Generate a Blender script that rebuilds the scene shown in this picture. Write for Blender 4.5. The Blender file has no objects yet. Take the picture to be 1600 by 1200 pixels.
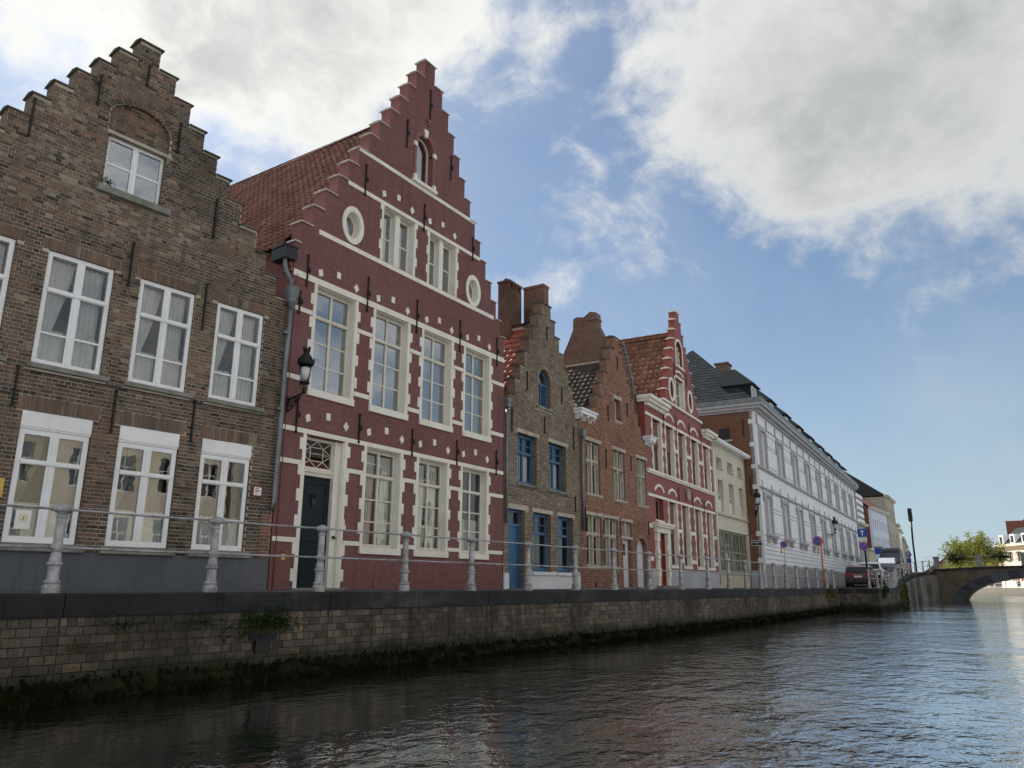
import bpy, math, random
from math import sin, cos, pi, radians, sqrt, atan2, floor
from mathutils import Matrix, Vector
random.seed(7)
R = random.Random(11)
SC = bpy.context.scene
COL = SC.collection

# ------------------------------------------------------------------ camera
EYE = 0.13
def v3(*a): return Vector(a)
PIT, ROL, HEAD = radians(-14.55), radians(0.285), radians(33.3)
_U = v3(sin(ROL)*cos(PIT), cos(ROL)*cos(PIT), sin(PIT))
_F = v3(0, 0, -1); _F = (_F - _U*_F.dot(_U)).normalized(); _R = _F.cross(_U)
_X = _F*cos(HEAD) + _R*sin(HEAD); _Y = _F*sin(HEAD) - _R*cos(HEAD)
rot = Matrix((_X, _Y, _U))
cam = bpy.data.cameras.new('camera'); cam.sensor_width = 36; cam.lens = 1205/1600*36
cam.clip_start = 0.1; cam.clip_end = 3000
co = bpy.data.objects.new('camera', cam); COL.objects.link(co)
co.matrix_world = Matrix.Translation((0, 0, EYE)) @ rot.to_4x4()
SC.camera = co
CAMP = Vector((0, 0, EYE))

# ------------------------------------------------------------------ sun, sky, exposure
SUN_AZ, SUN_EL = 64.0, 43.0
sun = bpy.data.lights.new('sun', 'SUN'); sun.energy = 5.0; sun.angle = radians(0.6); sun.color = (1, .96, .90)
so = bpy.data.objects.new('sun', sun); COL.objects.link(so)
sd = Vector((cos(radians(SUN_AZ))*cos(radians(SUN_EL)), sin(radians(SUN_AZ))*cos(radians(SUN_EL)), sin(radians(SUN_EL))))
so.rotation_euler = sd.to_track_quat('Z', 'Y').to_euler()
SC.view_settings.view_transform = 'Standard'; SC.view_settings.look = 'None'
SC.view_settings.exposure = 0.95; SC.view_settings.gamma = 1.0; SC.view_settings.use_curve_mapping = False

W = bpy.data.worlds.new('World'); SC.world = W; W.use_nodes = True
nt = W.node_tree; nt.nodes.clear()
class NG:
    """tiny helper for chaining nodes"""
    def __init__(s, nt): s.nt = nt
    def n(s, typ, ins=None, **props):
        nd = s.nt.nodes.new(typ)
        for k, v in props.items(): setattr(nd, k, v)
        for k, v in (ins or {}).items():
            sk = nd.inputs[k]
            if isinstance(v, bpy.types.NodeSocket): s.nt.links.new(v, sk)
            else: sk.default_value = v
        return nd
    def m(s, op, a, b=0.0, c=None, clamp=False):
        nd = s.nt.nodes.new('ShaderNodeMath'); nd.operation = op; nd.use_clamp = clamp
        for i, v in enumerate((a, b, c)):
            if v is None: continue
            if isinstance(v, bpy.types.NodeSocket): s.nt.links.new(v, nd.inputs[i])
            else: nd.inputs[i].default_value = v
        return nd.outputs[0]
    def vm(s, op, a, b=(0, 0, 0)):
        nd = s.nt.nodes.new('ShaderNodeVectorMath'); nd.operation = op
        for i, v in enumerate((a, b)):
            if isinstance(v, bpy.types.NodeSocket): s.nt.links.new(v, nd.inputs[i])
            else: nd.inputs[i].default_value = v
        return nd
    def mix(s, f, a, b, blend='MIX'):
        nd = s.nt.nodes.new('ShaderNodeMix'); nd.data_type = 'RGBA'; nd.blend_type = blend
        for k, v in (('Factor', f), ('A', a), ('B', b)):
            sk = [i for i in nd.inputs if i.name == k and i.type in (('VALUE',) if k == 'Factor' else ('RGBA',))][0]
            if isinstance(v, bpy.types.NodeSocket): s.nt.links.new(v, sk)
            else: sk.default_value = v if k == 'Factor' else (tuple(v) + (1,) if len(v) == 3 else v)
        return [o for o in nd.outputs if o.type == 'RGBA'][0]
    def ramp(s, f, stops, interp='LINEAR'):
        nd = s.nt.nodes.new('ShaderNodeValToRGB'); cr = nd.color_ramp; cr.interpolation = interp
        while len(cr.elements) < len(stops): cr.elements.new(0.5)
        for e, (p, c) in zip(cr.elements, stops):
            e.position = p; e.color = tuple(c) + (1,) if len(c) == 3 else c
        s.nt.links.new(f, nd.inputs[0]); return nd.outputs[0]
    def ms(s, f, a, b, lo=0.0, hi=1.0):
        return s.n('ShaderNodeMapRange', {'Value': f, 'From Min': a, 'From Max': b, 'To Min': lo, 'To Max': hi}, interpolation_type='SMOOTHSTEP').outputs[0]

g = NG(nt)
sky = g.n('ShaderNodeTexSky', sky_type='NISHITA', sun_disc=False, sun_elevation=radians(SUN_EL), sun_rotation=radians(90-SUN_AZ), air_density=1.0, dust_density=0.7, ozone_density=1.6)
D = g.n('ShaderNodeTexCoord').outputs['Generated']
sep = g.n('ShaderNodeSeparateXYZ', {0: D})
# cloud layer: directions projected on a plane overhead
zz = g.m('ADD', g.m('MAXIMUM', sep.outputs[2], 0.0), 0.16)
pl = g.n('ShaderNodeCombineXYZ', {0: g.m('DIVIDE', sep.outputs[0], zz), 1: g.m('DIVIDE', sep.outputs[1], zz), 2: 0.37}).outputs[0]
dq = g.vm('MULTIPLY', D, (1.0, 1.0, 1.35)).outputs[0]
n1 = g.n('ShaderNodeTexNoise', {'Vector': dq, 'Scale': 4.2, 'Detail': 9.0, 'Roughness': 0.60, 'Distortion': 0.35}).outputs[0]
n2 = g.n('ShaderNodeTexNoise', {'Vector': g.vm('ADD', dq, (7.3, 2.1, 0)).outputs[0], 'Scale': 15.0, 'Detail': 8.0, 'Roughness': 0.62, 'Distortion': 0.5}).outputs[0]
n3 = g.n('ShaderNodeTexNoise', {'Vector': g.vm('ADD', dq, (3.3, 8.1, 2)).outputs[0], 'Scale': 3.0, 'Detail': 5.0, 'Roughness': 0.5, 'Distortion': 0.3}).outputs[0]
CL = [(0.832,0.116,0.542,0.255,.62),(0.830,-0.000,0.558,0.25,.62),(0.885,-0.050,0.461,0.12,.5),(0.805,0.232,0.545,0.114,.42),(0.891,0.086,0.444,0.10,.42),(0.752,0.224,0.620,0.08,.40),
(0.292,0.773,0.563,0.170,.46),(0.407,0.690,0.598,0.197,.62),(0.520,0.592,0.616,0.192,.56),(0.594,0.482,0.644,0.13,.50),(0.664,0.394,0.635,0.083,.44),(0.500,0.659,0.562,0.111,.36),
(0.334,0.825,0.456,0.089,.35),(0.503,0.710,0.493,0.041,.30),(0.499,0.755,0.425,0.045,.26),(0.862,0.306,0.405,0.05,.27),(0.855,0.34,0.393,0.04,.27),(0.846,0.374,0.380,0.035,.24),(.775,.31,.55,.085,.36),(.82,.31,.48,.065,.30),(.80,.25,.545,.09,.42),(0.800,0.467,0.376,0.050,.22),(0.777,0.511,0.369,0.049,.22),
(0.755,0.449,0.477,0.04,.16),(0.799,0.387,0.461,0.04,.12),
# the rest of the sky, overhead and behind
(-0.8,0.1,0.6,0.35,.5),(-0.7,-0.45,0.3,0.2,.4),(0.0,0.1,0.99,0.35,.5),(0.1,-0.8,0.75,0.22,.4)]
bias = None
for x, y, z, r, a in CL:
    L = sqrt(x*x+y*y+z*z)
    dt = g.vm('DOT_PRODUCT', D, (x/L, y/L, z/L)).outputs['Value']
    # gaussian in angle: exp(-(1-cos)*2/r^2)
    e = g.m('MULTIPLY', g.m('EXPONENT', g.m('MULTIPLY', g.m('SUBTRACT', dt, 1.0), 2.0/(r*r))), a)
    bias = e if bias is None else g.m('MAXIMUM', bias, e)
# broken cloud added over the unseen rest of the sky to brighten the fronts
for x, y, z, r, a in [(0.70,0.49,0.47,.09,.13),(0.76,0.45,0.40,.07,.10),(0.70,0.36,0.60,.035,.25),(0.93,0.22,0.30,.16,.24),(0.62,0.58,0.50,.07,.16)]:
    L = sqrt(x*x+y*y+z*z); dt = g.vm('DOT_PRODUCT', D, (x/L, y/L, z/L)).outputs['Value']
    bias = g.m('SUBTRACT', bias, g.m('MULTIPLY', g.m('EXPONENT', g.m('MULTIPLY', g.m('SUBTRACT', dt, 1.0), 2.0/(r*r))), a))
cdot = g.vm('DOT_PRODUCT', D, tuple(rot @ Vector((0, 0, -1)))).outputs['Value']
bias = g.m('MAXIMUM', bias, g.ms(cdot, 0.62, 0.30, 0.0, 0.36))
dens = g.m('ADD', g.m('ADD', g.m('SUBTRACT', bias, .03), g.m('MULTIPLY', g.m('SUBTRACT', n1, 0.5), 1.25)), g.m('MULTIPLY', g.m('SUBTRACT', n2, 0.5), 0.55))
mask = g.ms(dens, 0.10, 0.47)
thick = g.ms(dens, 0.28, 0.85)
sdv = g.m('MAXIMUM', g.vm('DOT_PRODUCT', D, tuple(sd)).outputs['Value'], 0.0)
glow = g.m('MAXIMUM', g.m('POWER', sdv, 5.0), g.ms(g.vm('DOT_PRODUCT', D, tuple(sd)).outputs['Value'], .25, -.3, 0., .8))
cl_lit = g.mix(glow, (0.37, 0.375, 0.37), (.575, .565, .53))
cl_grey = g.mix(glow, (0.215, 0.228, 0.228), (0.33, 0.335, 0.33))
ccol = g.mix(g.m('MULTIPLY', thick, g.ms(n3, 0.34, 0.60, 0.35, 1.0)), cl_lit, cl_grey)
# thin high veil and pale air low down
veil = g.m('MULTIPLY', g.ms(g.n('ShaderNodeTexNoise', {'Vector': g.vm('MULTIPLY', pl, (0.5, 1.3, 1)).outputs[0], 'Scale': 1.3, 'Detail': 5.0, 'Roughness': 0.6}).outputs[0], 0.42, 0.75), 0.34)
skyc = g.vm('SCALE', sky.outputs[0]); skyc.inputs['Scale'].default_value = 1.0
b0 = g.mix(1.0, skyc.outputs[0], (0.76, 0.88, 1.01), 'MULTIPLY')
SKY_K = 0.05
b1 = g.mix(veil, b0, tuple(c/SKY_K for c in (.27, .306, .347)))
air = g.m('MULTIPLY', g.m('EXPONENT', g.m('MULTIPLY', g.m('ABSOLUTE', sep.outputs[2]), -4.2)), .88)
b2 = g.mix(air, b1, tuple(c/SKY_K for c in (.265, .33, .368)))
back = g.n('ShaderNodeBackground', {'Color': b2, 'Strength': SKY_K})
backc = g.n('ShaderNodeBackground', {'Color': ccol, 'Strength': 1.0})
mx = g.n('ShaderNodeMixShader', {0: g.m('MULTIPLY', mask, 0.97), 1: back.outputs[0], 2: backc.outputs[0]})
nt.links.new(mx.outputs[0], g.n('ShaderNodeOutputWorld').inputs[0])

# ------------------------------------------------------------------ materials
def newmat(name):
    m = bpy.data.materials.new(name); m.use_nodes = True; m.node_tree.nodes.clear()
    return m, NG(m.node_tree)
def finish(m, g, col, rough=.8, bump=None, bs=.3, bd=.02, metal=0., spec=.5, ior=None):
    ins = {'Base Color': col if isinstance(col, bpy.types.NodeSocket) else tuple(col)+(1,), 'Roughness': rough, 'Metallic': metal, 'Specular IOR Level': spec}
    if ior: ins['IOR'] = ior
    b = g.n('ShaderNodeBsdfPrincipled', ins)
    if bump is not None:
        bp = g.n('ShaderNodeBump', {'Height': bump, 'Strength': bs, 'Distance': bd})
        m.node_tree.links.new(bp.outputs[0], b.inputs['Normal'])
    m.node_tree.links.new(b.outputs[0], g.n('ShaderNodeOutputMaterial').inputs[0])
    return m
def objc(g): return g.n('ShaderNodeTexCoord').outputs['Object']
def wpos(g): return g.n('ShaderNodeNewGeometry').outputs['Position']
def noise(g, scale, detail=4., rough=.55, vec=None, dist=0.):
    return g.n('ShaderNodeTexNoise', {'Vector': vec if vec is not None else wpos(g), 'Scale': scale, 'Detail': detail, 'Roughness': rough, 'Distortion': dist}).outputs[0]
def plain(name, col, rough=.7, var=.18, scale=3., fine=40., bs=.15, metal=0., spec=.5, dirt=None, streak=0.):
    m, g = newmat(name)
    a = noise(g, scale, 5.); b = noise(g, fine, 3.)
    f = g.m('ADD', g.m('MULTIPLY', a, .7), g.m('MULTIPLY', b, .3))
    c = g.mix(g.ms(f, .3, .7), tuple(x*(1-var) for x in col), tuple(min(1, x*(1+var)) for x in col))
    if dirt:
        c = g.mix(g.m('MULTIPLY', g.ms(noise(g, scale*.45, 7., .65), .48, .72), dirt[3]), c, dirt[:3])
    if streak:
        v = g.vm('MULTIPLY', wpos(g), (7, 7, .5)).outputs[0]
        c = g.mix(g.m('MULTIPLY', g.ms(noise(g, 1.2, 5., .6, v), .5, .75), streak), c, tuple(x*.35 for x in col))
    return finish(m, g, c, rough, b, bs, .01, metal, spec)
def tinted(name, stops, rough=.85, bs=.5, dirt=(.05, .045, .04, .5), dscale=.7, light=None, spec=.3, bd=.004, gloss=None, streak=.0, tide=None):
    """colour per piece from the 'tint' attribute, plus weathering"""
    m, g = newmat(name)
    t = g.n('ShaderNodeAttribute', attribute_name='tint').outputs['Fac']
    p = wpos(g)
    f = g.m('ADD', t, g.m('MULTIPLY', g.m('SUBTRACT', noise(g, 14., 4., .6, p), .5), .35), clamp=True)
    c = g.ramp(f, stops)
    c = g.mix(g.m('MULTIPLY', g.ms(noise(g, dscale, 7., .66, p), .44, .72), dirt[3]), c, dirt[:3])
    if light:
        c = g.mix(g.m('MULTIPLY', g.ms(noise(g, dscale*1.7, 6., .7, g.vm('ADD', p, (31, 7, 3)).outputs[0]), .52, .75), light[3]), c, light[:3])
    c = g.mix(g.m('MULTIPLY', noise(g, 90., 2., .5, p), .35), c, tuple(x*.5 for x in stops[0][1]))
    if streak:
        v = g.vm('MULTIPLY', p, (5, 5, .35)).outputs[0]
        c = g.mix(g.m('MULTIPLY', g.m('MULTIPLY', g.ms(noise(g, 1.3, 6., .65, v), .47, .72), g.ms(noise(g, .5, 4., .6, p), .35, .6)), streak), c, tuple(x*.42 for x in stops[0][1]))
    if tide:   # algae left by the changing water level
        zz = g.n('ShaderNodeSeparateXYZ', {0: p}).outputs[2]
        c = g.mix(g.ms(g.m('ADD', zz, g.m('MULTIPLY', g.m('SUBTRACT', noise(g, 1.6, 6., .65), .5), .5)), tide[0], tide[1], 1., 0.), c, (.018, .021, .010))
    return finish(m, g, c, rough, noise(g, 60., 4., .6, p), bs, bd, 0., spec)
def bricktex(name, c1, c2, mortar, dirt=(.05, .045, .04, .5), scale=1., bw=.21, bh=.068, light=None):
    m, g = newmat(name)
    p = objc(g); s = g.n('ShaderNodeSeparateXYZ', {0: p})
    u = g.m('ADD', s.outputs[0], s.outputs[1])
    v = g.n('ShaderNodeCombineXYZ', {0: u, 1: s.outputs[2]}).outputs[0]
    br = g.n('ShaderNodeTexBrick', {'Vector': v, 'Scale': scale, 'Mortar Size': .008, 'Brick Width': bw, 'Row Height': bh, 'Color1': c1+(1,), 'Color2': c2+(1,), 'Mortar': mortar+(1,), 'Bias': 0.})
    c = g.mix(g.m('MULTIPLY', g.ms(noise(g, .8, 7., .66), .44, .72), dirt[3]), br.outputs[0], dirt[:3])
    if light: c = g.mix(g.m('MULTIPLY', g.ms(noise(g, 1.4, 6., .7), .52, .74), light[3]), c, light[:3])
    c = g.mix(g.m('MULTIPLY', noise(g, 25., 3., .6), .5), c, tuple(x*.55 for x in c1))
    return finish(m, g, c, .9, g.m('MULTIPLY', br.outputs['Fac'], -1.), .6, .008, 0., .2)

M = {}
M['white'] = plain('white_paint', (.84, .86, .89), .5, .05, 2., 30., .05, dirt=(.45, .43, .38, .25), streak=.12)
M['cream'] = plain('cream_paint', (.68, .65, .57), .55, .07, 2., 30., .06, dirt=(.42, .38, .30, .3), streak=.15)
M['redwhite'] = plain('off_white_masonry_paint', (.80, .78, .71), .65, .07, 2., 30., .15, dirt=(.45, .42, .34, .3), streak=.12)
M['redcap'] = plain('weathered_white_step_cap', (.62, .60, .54), .7, .15, 3., 30., .2, dirt=(.26, .24, .20, .6))
M['red'] = tinted('red_masonry_paint', [(0, (.205, .098, .099)), (.5, (.228, .110, .110)), (1, (.252, .123, .122))], .78, .35, dirt=(.165, .075, .076, .5), dscale=.35, light=(.31, .165, .16, .4), streak=.6)
M['redbody'] = plain('red_render', (.235, .094, .092), .75, .08, 1., 30., .3)
M['redC'] = plain('bright_red_paint', (.25, .060, .048), .6, .10, 1., 18., .35, dirt=(.20, .055, .045, .4), streak=.2)
M['brickH'] = tinted('old_brown_brick', [(0, (.045, .036, .03)), (.2, (.105, .084, .070)), (.45, (.175, .140, .115)), (.65, (.25, .145, .105)), (.82, (.27, .225, .175)), (1, (.38, .33, .265))], .92, .9, dirt=(.075, .066, .056, .75), dscale=.38, light=(.33, .17, .115, .55), streak=.5)
M['brickA'] = tinted('old_tan_brick', [(0, (.10, .074, .056)), (.3, (.185, .145, .115)), (.7, (.27, .22, .17)), (1, (.37, .325, .26))], .92, .9, dirt=(.10, .084, .068, .6), dscale=.6, light=(.34, .30, .24, .4))
M['brickB'] = tinted('rust_brick', [(0, (.14, .072, .052)), (.4, (.28, .135, .092)), (.75, (.36, .18, .12)), (1, (.42, .29, .20))], .92, .8, dirt=(.12, .085, .066, .55), dscale=.6, light=(.37, .29, .22, .4))
M['mortarH'] = plain('lime_mortar', (.46, .42, .35), .95, .3, 2., 60., .5, dirt=(.13, .11, .09, .7))
M['mortarR'] = plain('red_painted_joint', (.16, .064, .064), .85, .1, 2., 60., .3)
M['wallH'] = bricktex('brown_brick_return', (.22, .155, .11), (.12, .085, .06), (.38, .34, .28), dirt=(.10, .085, .07, .5))
M['wallB'] = bricktex('rust_brick_return', (.30, .15, .10), (.20, .10, .075), (.38, .33, .27), dirt=(.10, .08, .065, .5))
M['flank'] = bricktex('orange_brown_brick_flank', (.26, .115, .062), (.15, .07, .045), (.24, .19, .14), dirt=(.10, .06, .04, .5), light=(.33, .22, .15, .5))
M['chim'] = bricktex('weathered_chimney_brick', (.22, .125, .088), (.12, .08, .062), (.30, .26, .21), dirt=(.035, .03, .026, .75))
M['stone'] = plain('pale_sandstone', (.44, .41, .35), .85, .2, 4., 40., .4, dirt=(.16, .13, .10, .5))
M['sill'] = plain('weathered_grey_sill', (.23, .23, .21), .9, .25, 4., 40., .5, dirt=(.06, .07, .045, .6))
M['capH'] = plain('dark_coping_slab', (.10, .092, .078), .9, .3, 4., 40., .5, dirt=(.05, .055, .035, .5))
M['plinth'] = plain('blue_grey_render', (.100, .112, .132), .85, .14, 1.2, 30., .35, dirt=(.15, .155, .16, .5), streak=.35)
M['plinthC'] = plain('light_grey_render', (.42, .44, .48), .85, .08, 1.2, 30., .2, dirt=(.2, .2, .2, .3))
M['whitewash'] = plain('whitewashed_plinth', (.70, .73, .76), .8, .08, 1.2, 30., .3, dirt=(.40, .41, .40, .35), streak=.2)
M['iron'] = plain('black_wrought_iron', (.012, .012, .014), .55, .3, 5., 50., .2, .3)
M['zinc'] = plain('zinc_sheet', (.19, .215, .225), .5, .25, 3., 20., .15, .5)
M['lead'] = plain('dark_gutter_box', (.022, .026, .028), .4, .3, 3., 20., .2, .4)
M['blue'] = plain('blue_paint', (.035, .135, .27), .45, .12, 3., 40., .12, dirt=(.03, .07, .13, .3))
M['door'] = plain('dark_blue_green_paint', (.012, .022, .030), .6, .15, 2., 40., .06, spec=.2)
M['doorred'] = plain('red_door_paint', (.27, .045, .025), .5, .1, 2., 30., .1)
M['doorwhite'] = plain('grey_white_door_paint', (.58, .60, .65), .6, .06, 2., 30., .1, dirt=(.35, .35, .35, .3))
M['rail'] = plain('galvanised_rail_paint', (.36, .36, .38), .5, .3, 9., 60., .45, .3, dirt=(.12, .105, .10, .8))
M['coping'] = plain('dark_bluestone_coping', (.022, .024, .027), .85, .35, 1.5, 25., .6, dirt=(.085, .082, .072, .8), streak=.6, spec=.25)
M['quay'] = tinted('quay_stone_brick', [(0, (.065, .058, .05)), (.35, (.11, .096, .08)), (.6, (.145, .122, .10)), (.85, (.20, .165, .115)), (1, (.25, .18, .12))], .95, 1., dirt=(.032, .030, .027, .95), dscale=.5, light=(.26, .24, .21, .55), streak=.85, tide=(-1.02, -.70), bd=.01)
M['quaymortar'] = tinted('dark_quay_joint', [(0, (.05, .045, .04)), (1, (.07, .062, .052))], .95, .8, dirt=(.03, .03, .025, .6), tide=(-1.02, -.70))
M['moss'] = plain('wet_dark_moss', (.012, .014, .008), .95, .6, 5., 60., 1., dirt=(.030, .036, .010, .6), spec=.1)
M['road'] = plain('asphalt_road', (.07, .07, .072), .9, .2, 1.5, 60., .4)
M['pave'] = plain('pavement_stone', (.17, .165, .16), .9, .2, 2., 40., .3)
M['ground'] = plain('far_ground', (.10, .095, .08), .95, .3, .3, 3., .3)
M['tileR'] = tinted('weathered_red_pantile', [(0, (.15, .07, .055)), (.5, (.26, .115, .085)), (1, (.36, .17, .125))], .8, .5, dirt=(.10, .055, .042, .5), dscale=.5, spec=.4)
M['tileA'] = tinted('orange_pantile', [(0, (.26, .07, .035)), (.5, (.40, .11, .05)), (1, (.50, .16, .08))], .38, .3, dirt=(.25, .08, .045, .3), dscale=.5, spec=.7)
M['tileB'] = tinted('dark_brown_pantile', [(0, (.045, .035, .03)), (.5, (.08, .062, .052)), (1, (.13, .10, .085))], .75, .4, dirt=(.06, .06, .05, .5), spec=.3)
M['tileC'] = tinted('brown_orange_pantile', [(0, (.14, .06, .035)), (.5, (.24, .105, .06)), (1, (.34, .16, .09))], .65, .4, dirt=(.11, .06, .045, .45), spec=.4)
M['slate'] = tinted('blue_grey_slate', [(0, (.018, .023, .029)), (.5, (.025, .032, .039)), (1, (.034, .042, .050))], .9, .35, dirt=(.03, .038, .038, .5), dscale=.3, spec=.05)
M['slatebody'] = bricktex('slate_courses', (.030, .037, .044), (.024, .030, .036), (.012, .015, .018), dirt=(.035, .042, .04, .35), bw=.25, bh=.16)
M['wwhite'] = plain('white_facade_render', (.80, .815, .85), .75, .04, 1., 20., .15, dirt=(.6, .6, .6, .25), streak=.12)
M['wstone'] = plain('grey_facade_stone', (.43, .44, .46), .8, .12, 2., 20., .2, dirt=(.22, .22, .23, .4))
M['wgrime'] = plain('stained_grey_plinth', (.30, .30, .30), .9, .2, 1., 15., .3, dirt=(.12, .12, .12, .7), streak=.4)
M['groove'] = plain('dark_joint', (.20, .205, .22), .8, .1)
M['dcream'] = plain('pale_cream_render', (.60, .58, .49), .8, .05, 1., 25., .15, dirt=(.45, .42, .33, .25), streak=.1)
M['olive'] = plain('olive_grey_joinery', (.27, .27, .20), .6, .1, 2., 30., .1)
M['blind'] = plain('brown_red_blind', (.21, .085, .060), .6, .1, 3., 40., .1)
M['curtain'] = plain('white_net_curtain', (.82, .82, .80), .9, .1, 4., 80., .1)
M['curtain2'] = plain('beige_drape', (.36, .32, .265), .9, .15, 4., 80., .1)
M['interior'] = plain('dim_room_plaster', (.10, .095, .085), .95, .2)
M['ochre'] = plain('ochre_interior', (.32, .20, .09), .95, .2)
M['bridge'] = bricktex('bridge_brick', (.16, .13, .09), (.09, .075, .06), (.13, .115, .09), dirt=(.04, .035, .03, .6), bw=.25, bh=.09, light=(.24, .21, .17, .3))
M['vouss'] = tinted('bluestone_voussoir', [(0, (.035, .042, .058)), (1, (.085, .095, .12))], .85, .5, dirt=(.03, .03, .035, .4))
M['concrete'] = plain('stained_quay_concrete', (.15, .14, .125), .92, .25, .8, 10., .6, dirt=(.05, .05, .04, .8), streak=.3)
M['sunwall'] = plain('sunlit_cream_stucco', (.75, .66, .52), .85, .08)
M['redbrickfar'] = bricktex('far_red_brick', (.26, .075, .05), (.18, .06, .045), (.24, .16, .13), dirt=(.1, .05, .04, .3))
M['fbeige'] = plain('beige_render', (.42, .39, .33), .85, .1, dirt=(.3, .27, .22, .4))
M['flilac'] = plain('lilac_white_render', (.62, .66, .76), .8, .05)
M['fyellow'] = plain('pale_yellow_render', (.50, .46, .33), .85, .1)
M['fgrey'] = plain('grey_stone_render', (.33, .34, .35), .85, .15)
M['bark'] = plain('bark', (.07, .055, .04), .9, .3, 8., 50., .6)
M['signblue'] = plain('sign_blue', (.02, .07, .42), .4, .05); M['signred'] = plain('sign_red', (.55, .03, .025), .4, .05)
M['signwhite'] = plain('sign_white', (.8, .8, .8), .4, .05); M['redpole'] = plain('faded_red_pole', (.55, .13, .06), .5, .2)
M['black'] = plain('black_plastic', (.012, .012, .013), .5, .1); M['yellow'] = plain('yellow_plate', (.62, .40, .08), .5, .1)
M['tyre'] = plain('tyre_rubber', (.012, .012, .012), .8, .1); M['chrome'] = plain('wheel_metal', (.4, .4, .42), .3, .1, metal=.8)
M['lampred'] = plain('tail_lamp_red', (.30, .012, .015), .2, .1); M['plate'] = plain('number_plate', (.72, .73, .75), .4, .05)
M['skin'] = plain('skin', (.55, .33, .24), .6, .05); M['pink'] = plain('pink_cloth', (.75, .22, .24), .8, .05); M['denim'] = plain('dark_cloth', (.04, .05, .08), .8, .1)
M['flowerred'] = plain('dark_red_flowers', (.14, .025, .02), .8, .3)
def carpaint(name, col):
    m, g = newmat(name); return finish(m, g, col, .22, None, spec=.6)
M['maroon'] = carpaint('maroon_car_paint', (.085, .028, .024)); M['carwhite'] = carpaint('white_car_paint', (.7, .71, .73))
M['carsilver'] = carpaint('grey_car_paint', (.14, .145, .16)); M['cardark'] = carpaint('dark_blue_van_paint', (.03, .036, .05))
def leafmat(name, a, b, c):
    m, g = newmat(name)
    t = g.n('ShaderNodeAttribute', attribute_name='tint').outputs['Fac']
    col = g.ramp(t, [(0, a), (.5, b), (1, c)])
    df = g.n('ShaderNodeBsdfDiffuse', {'Color': col}); tr = g.n('ShaderNodeBsdfTranslucent', {'Color': col})
    mm = g.n('ShaderNodeMixShader', {0: .4, 1: df.outputs[0], 2: tr.outputs[0]})
    m.node_tree.links.new(mm.outputs[0], g.n('ShaderNodeOutputMaterial').inputs[0]); return m
M['leaf'] = leafmat('tree_leaf', (.09, .12, .022), (.20, .22, .045), (.36, .34, .10))
M['ivy'] = leafmat('wall_plant_leaf', (.015, .032, .012), (.03, .055, .018), (.06, .09, .028))
M['mossleaf'] = leafmat('moss_tuft', (.008, .011, .005), (.016, .02, .008), (.035, .04, .012))
M['weed'] = leafmat('dry_weed_leaf', (.06, .07, .02), (.11, .11, .035), (.17, .16, .06))
# glass: see-through with a mirror share that grows at grazing angles
def glassmat(name, ior, tint, wav=.35):
    m, g = newmat(name)
    nz = noise(g, 2.2, 2., .5)
    bp = g.n('ShaderNodeBump', {'Height': nz, 'Strength': wav, 'Distance': .02})
    fr = g.n('ShaderNodeFresnel', {'IOR': ior, 'Normal': bp.outputs[0]})
    tr = g.n('ShaderNodeBsdfTransparent', {'Color': tint+(1,)}); gl = g.n('ShaderNodeBsdfGlossy', {'Color': (.95, .97, 1, 1), 'Roughness': .01, 'Normal': bp.outputs[0]})
    mm = g.n('ShaderNodeMixShader', {0: fr.outputs[0], 1: tr.outputs[0], 2: gl.outputs[0]})
    m.node_tree.links.new(mm.outputs[0], g.n('ShaderNodeOutputMaterial').inputs[0]); return m
M['glass'] = glassmat('window_glass', 1.85, (.86, .90, .91), .05)
M['glassup'] = glassmat('upper_window_glass', 4.4, (.55, .62, .68), .10)
M['glasslamp'] = glassmat('lantern_glass', 1.5, (.9, .92, .92))
M['carglass'] = glassmat('car_glass', 1.5, (.25, .27, .28))
def watermat():
    m, g = newmat('canal_water')
    p = wpos(g)
    a = noise(g, 1.0, 2.5, .5, g.vm('MULTIPLY', p, (1.1, 1.9, 1)).outputs[0], .3)
    b = noise(g, 3.6, 3., .55, g.vm('MULTIPLY', p, (1.0, 1.35, 1)).outputs[0], .4)
    c = noise(g, 11., 2., .5, p)
    h = g.m('ADD', g.m('ADD', g.m('MULTIPLY', a, .046), g.m('MULTIPLY', b, .032)), g.m('MULTIPLY', c, .008))
    # sheltered and smoother beside the quay wall, ruffled in the open canal, with patches
    yy = g.n('ShaderNodeSeparateXYZ', {0: p}).outputs[1]
    amp = g.m('MULTIPLY', g.ms(yy, 7.0, 2.0, .28, 1.15), g.ms(noise(g, .22, 3., .5), .35, .62, .5, 1.25))
    h = g.m('MULTIPLY', h, amp)
    bp = g.n('ShaderNodeBump', {'Height': h, 'Strength': 1.0, 'Distance': 1.0})
    # murky body seen at steep angles, mirror of sky and fronts at shallow ones
    lw = g.n('ShaderNodeLayerWeight', {'Blend': .5, 'Normal': bp.outputs[0]}).outputs['Facing']
    fac = g.m('ADD', g.m('MULTIPLY', g.m('POWER', lw, 1.4), .95), .02)
    df = g.n('ShaderNodeBsdfDiffuse', {'Color': (.010, .012, .011, 1)}); gl = g.n('ShaderNodeBsdfGlossy', {'Color': (.93, .97, 1, 1), 'Roughness': .04, 'Normal': bp.outputs[0]})
    b_ = g.n('ShaderNodeMixShader', {0: fac, 1: df.outputs[0], 2: gl.outputs[0]})
    m.node_tree.links.new(b_.outputs[0], g.n('ShaderNodeOutputMaterial').inputs[0]); return m
M['water'] = watermat()

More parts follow.
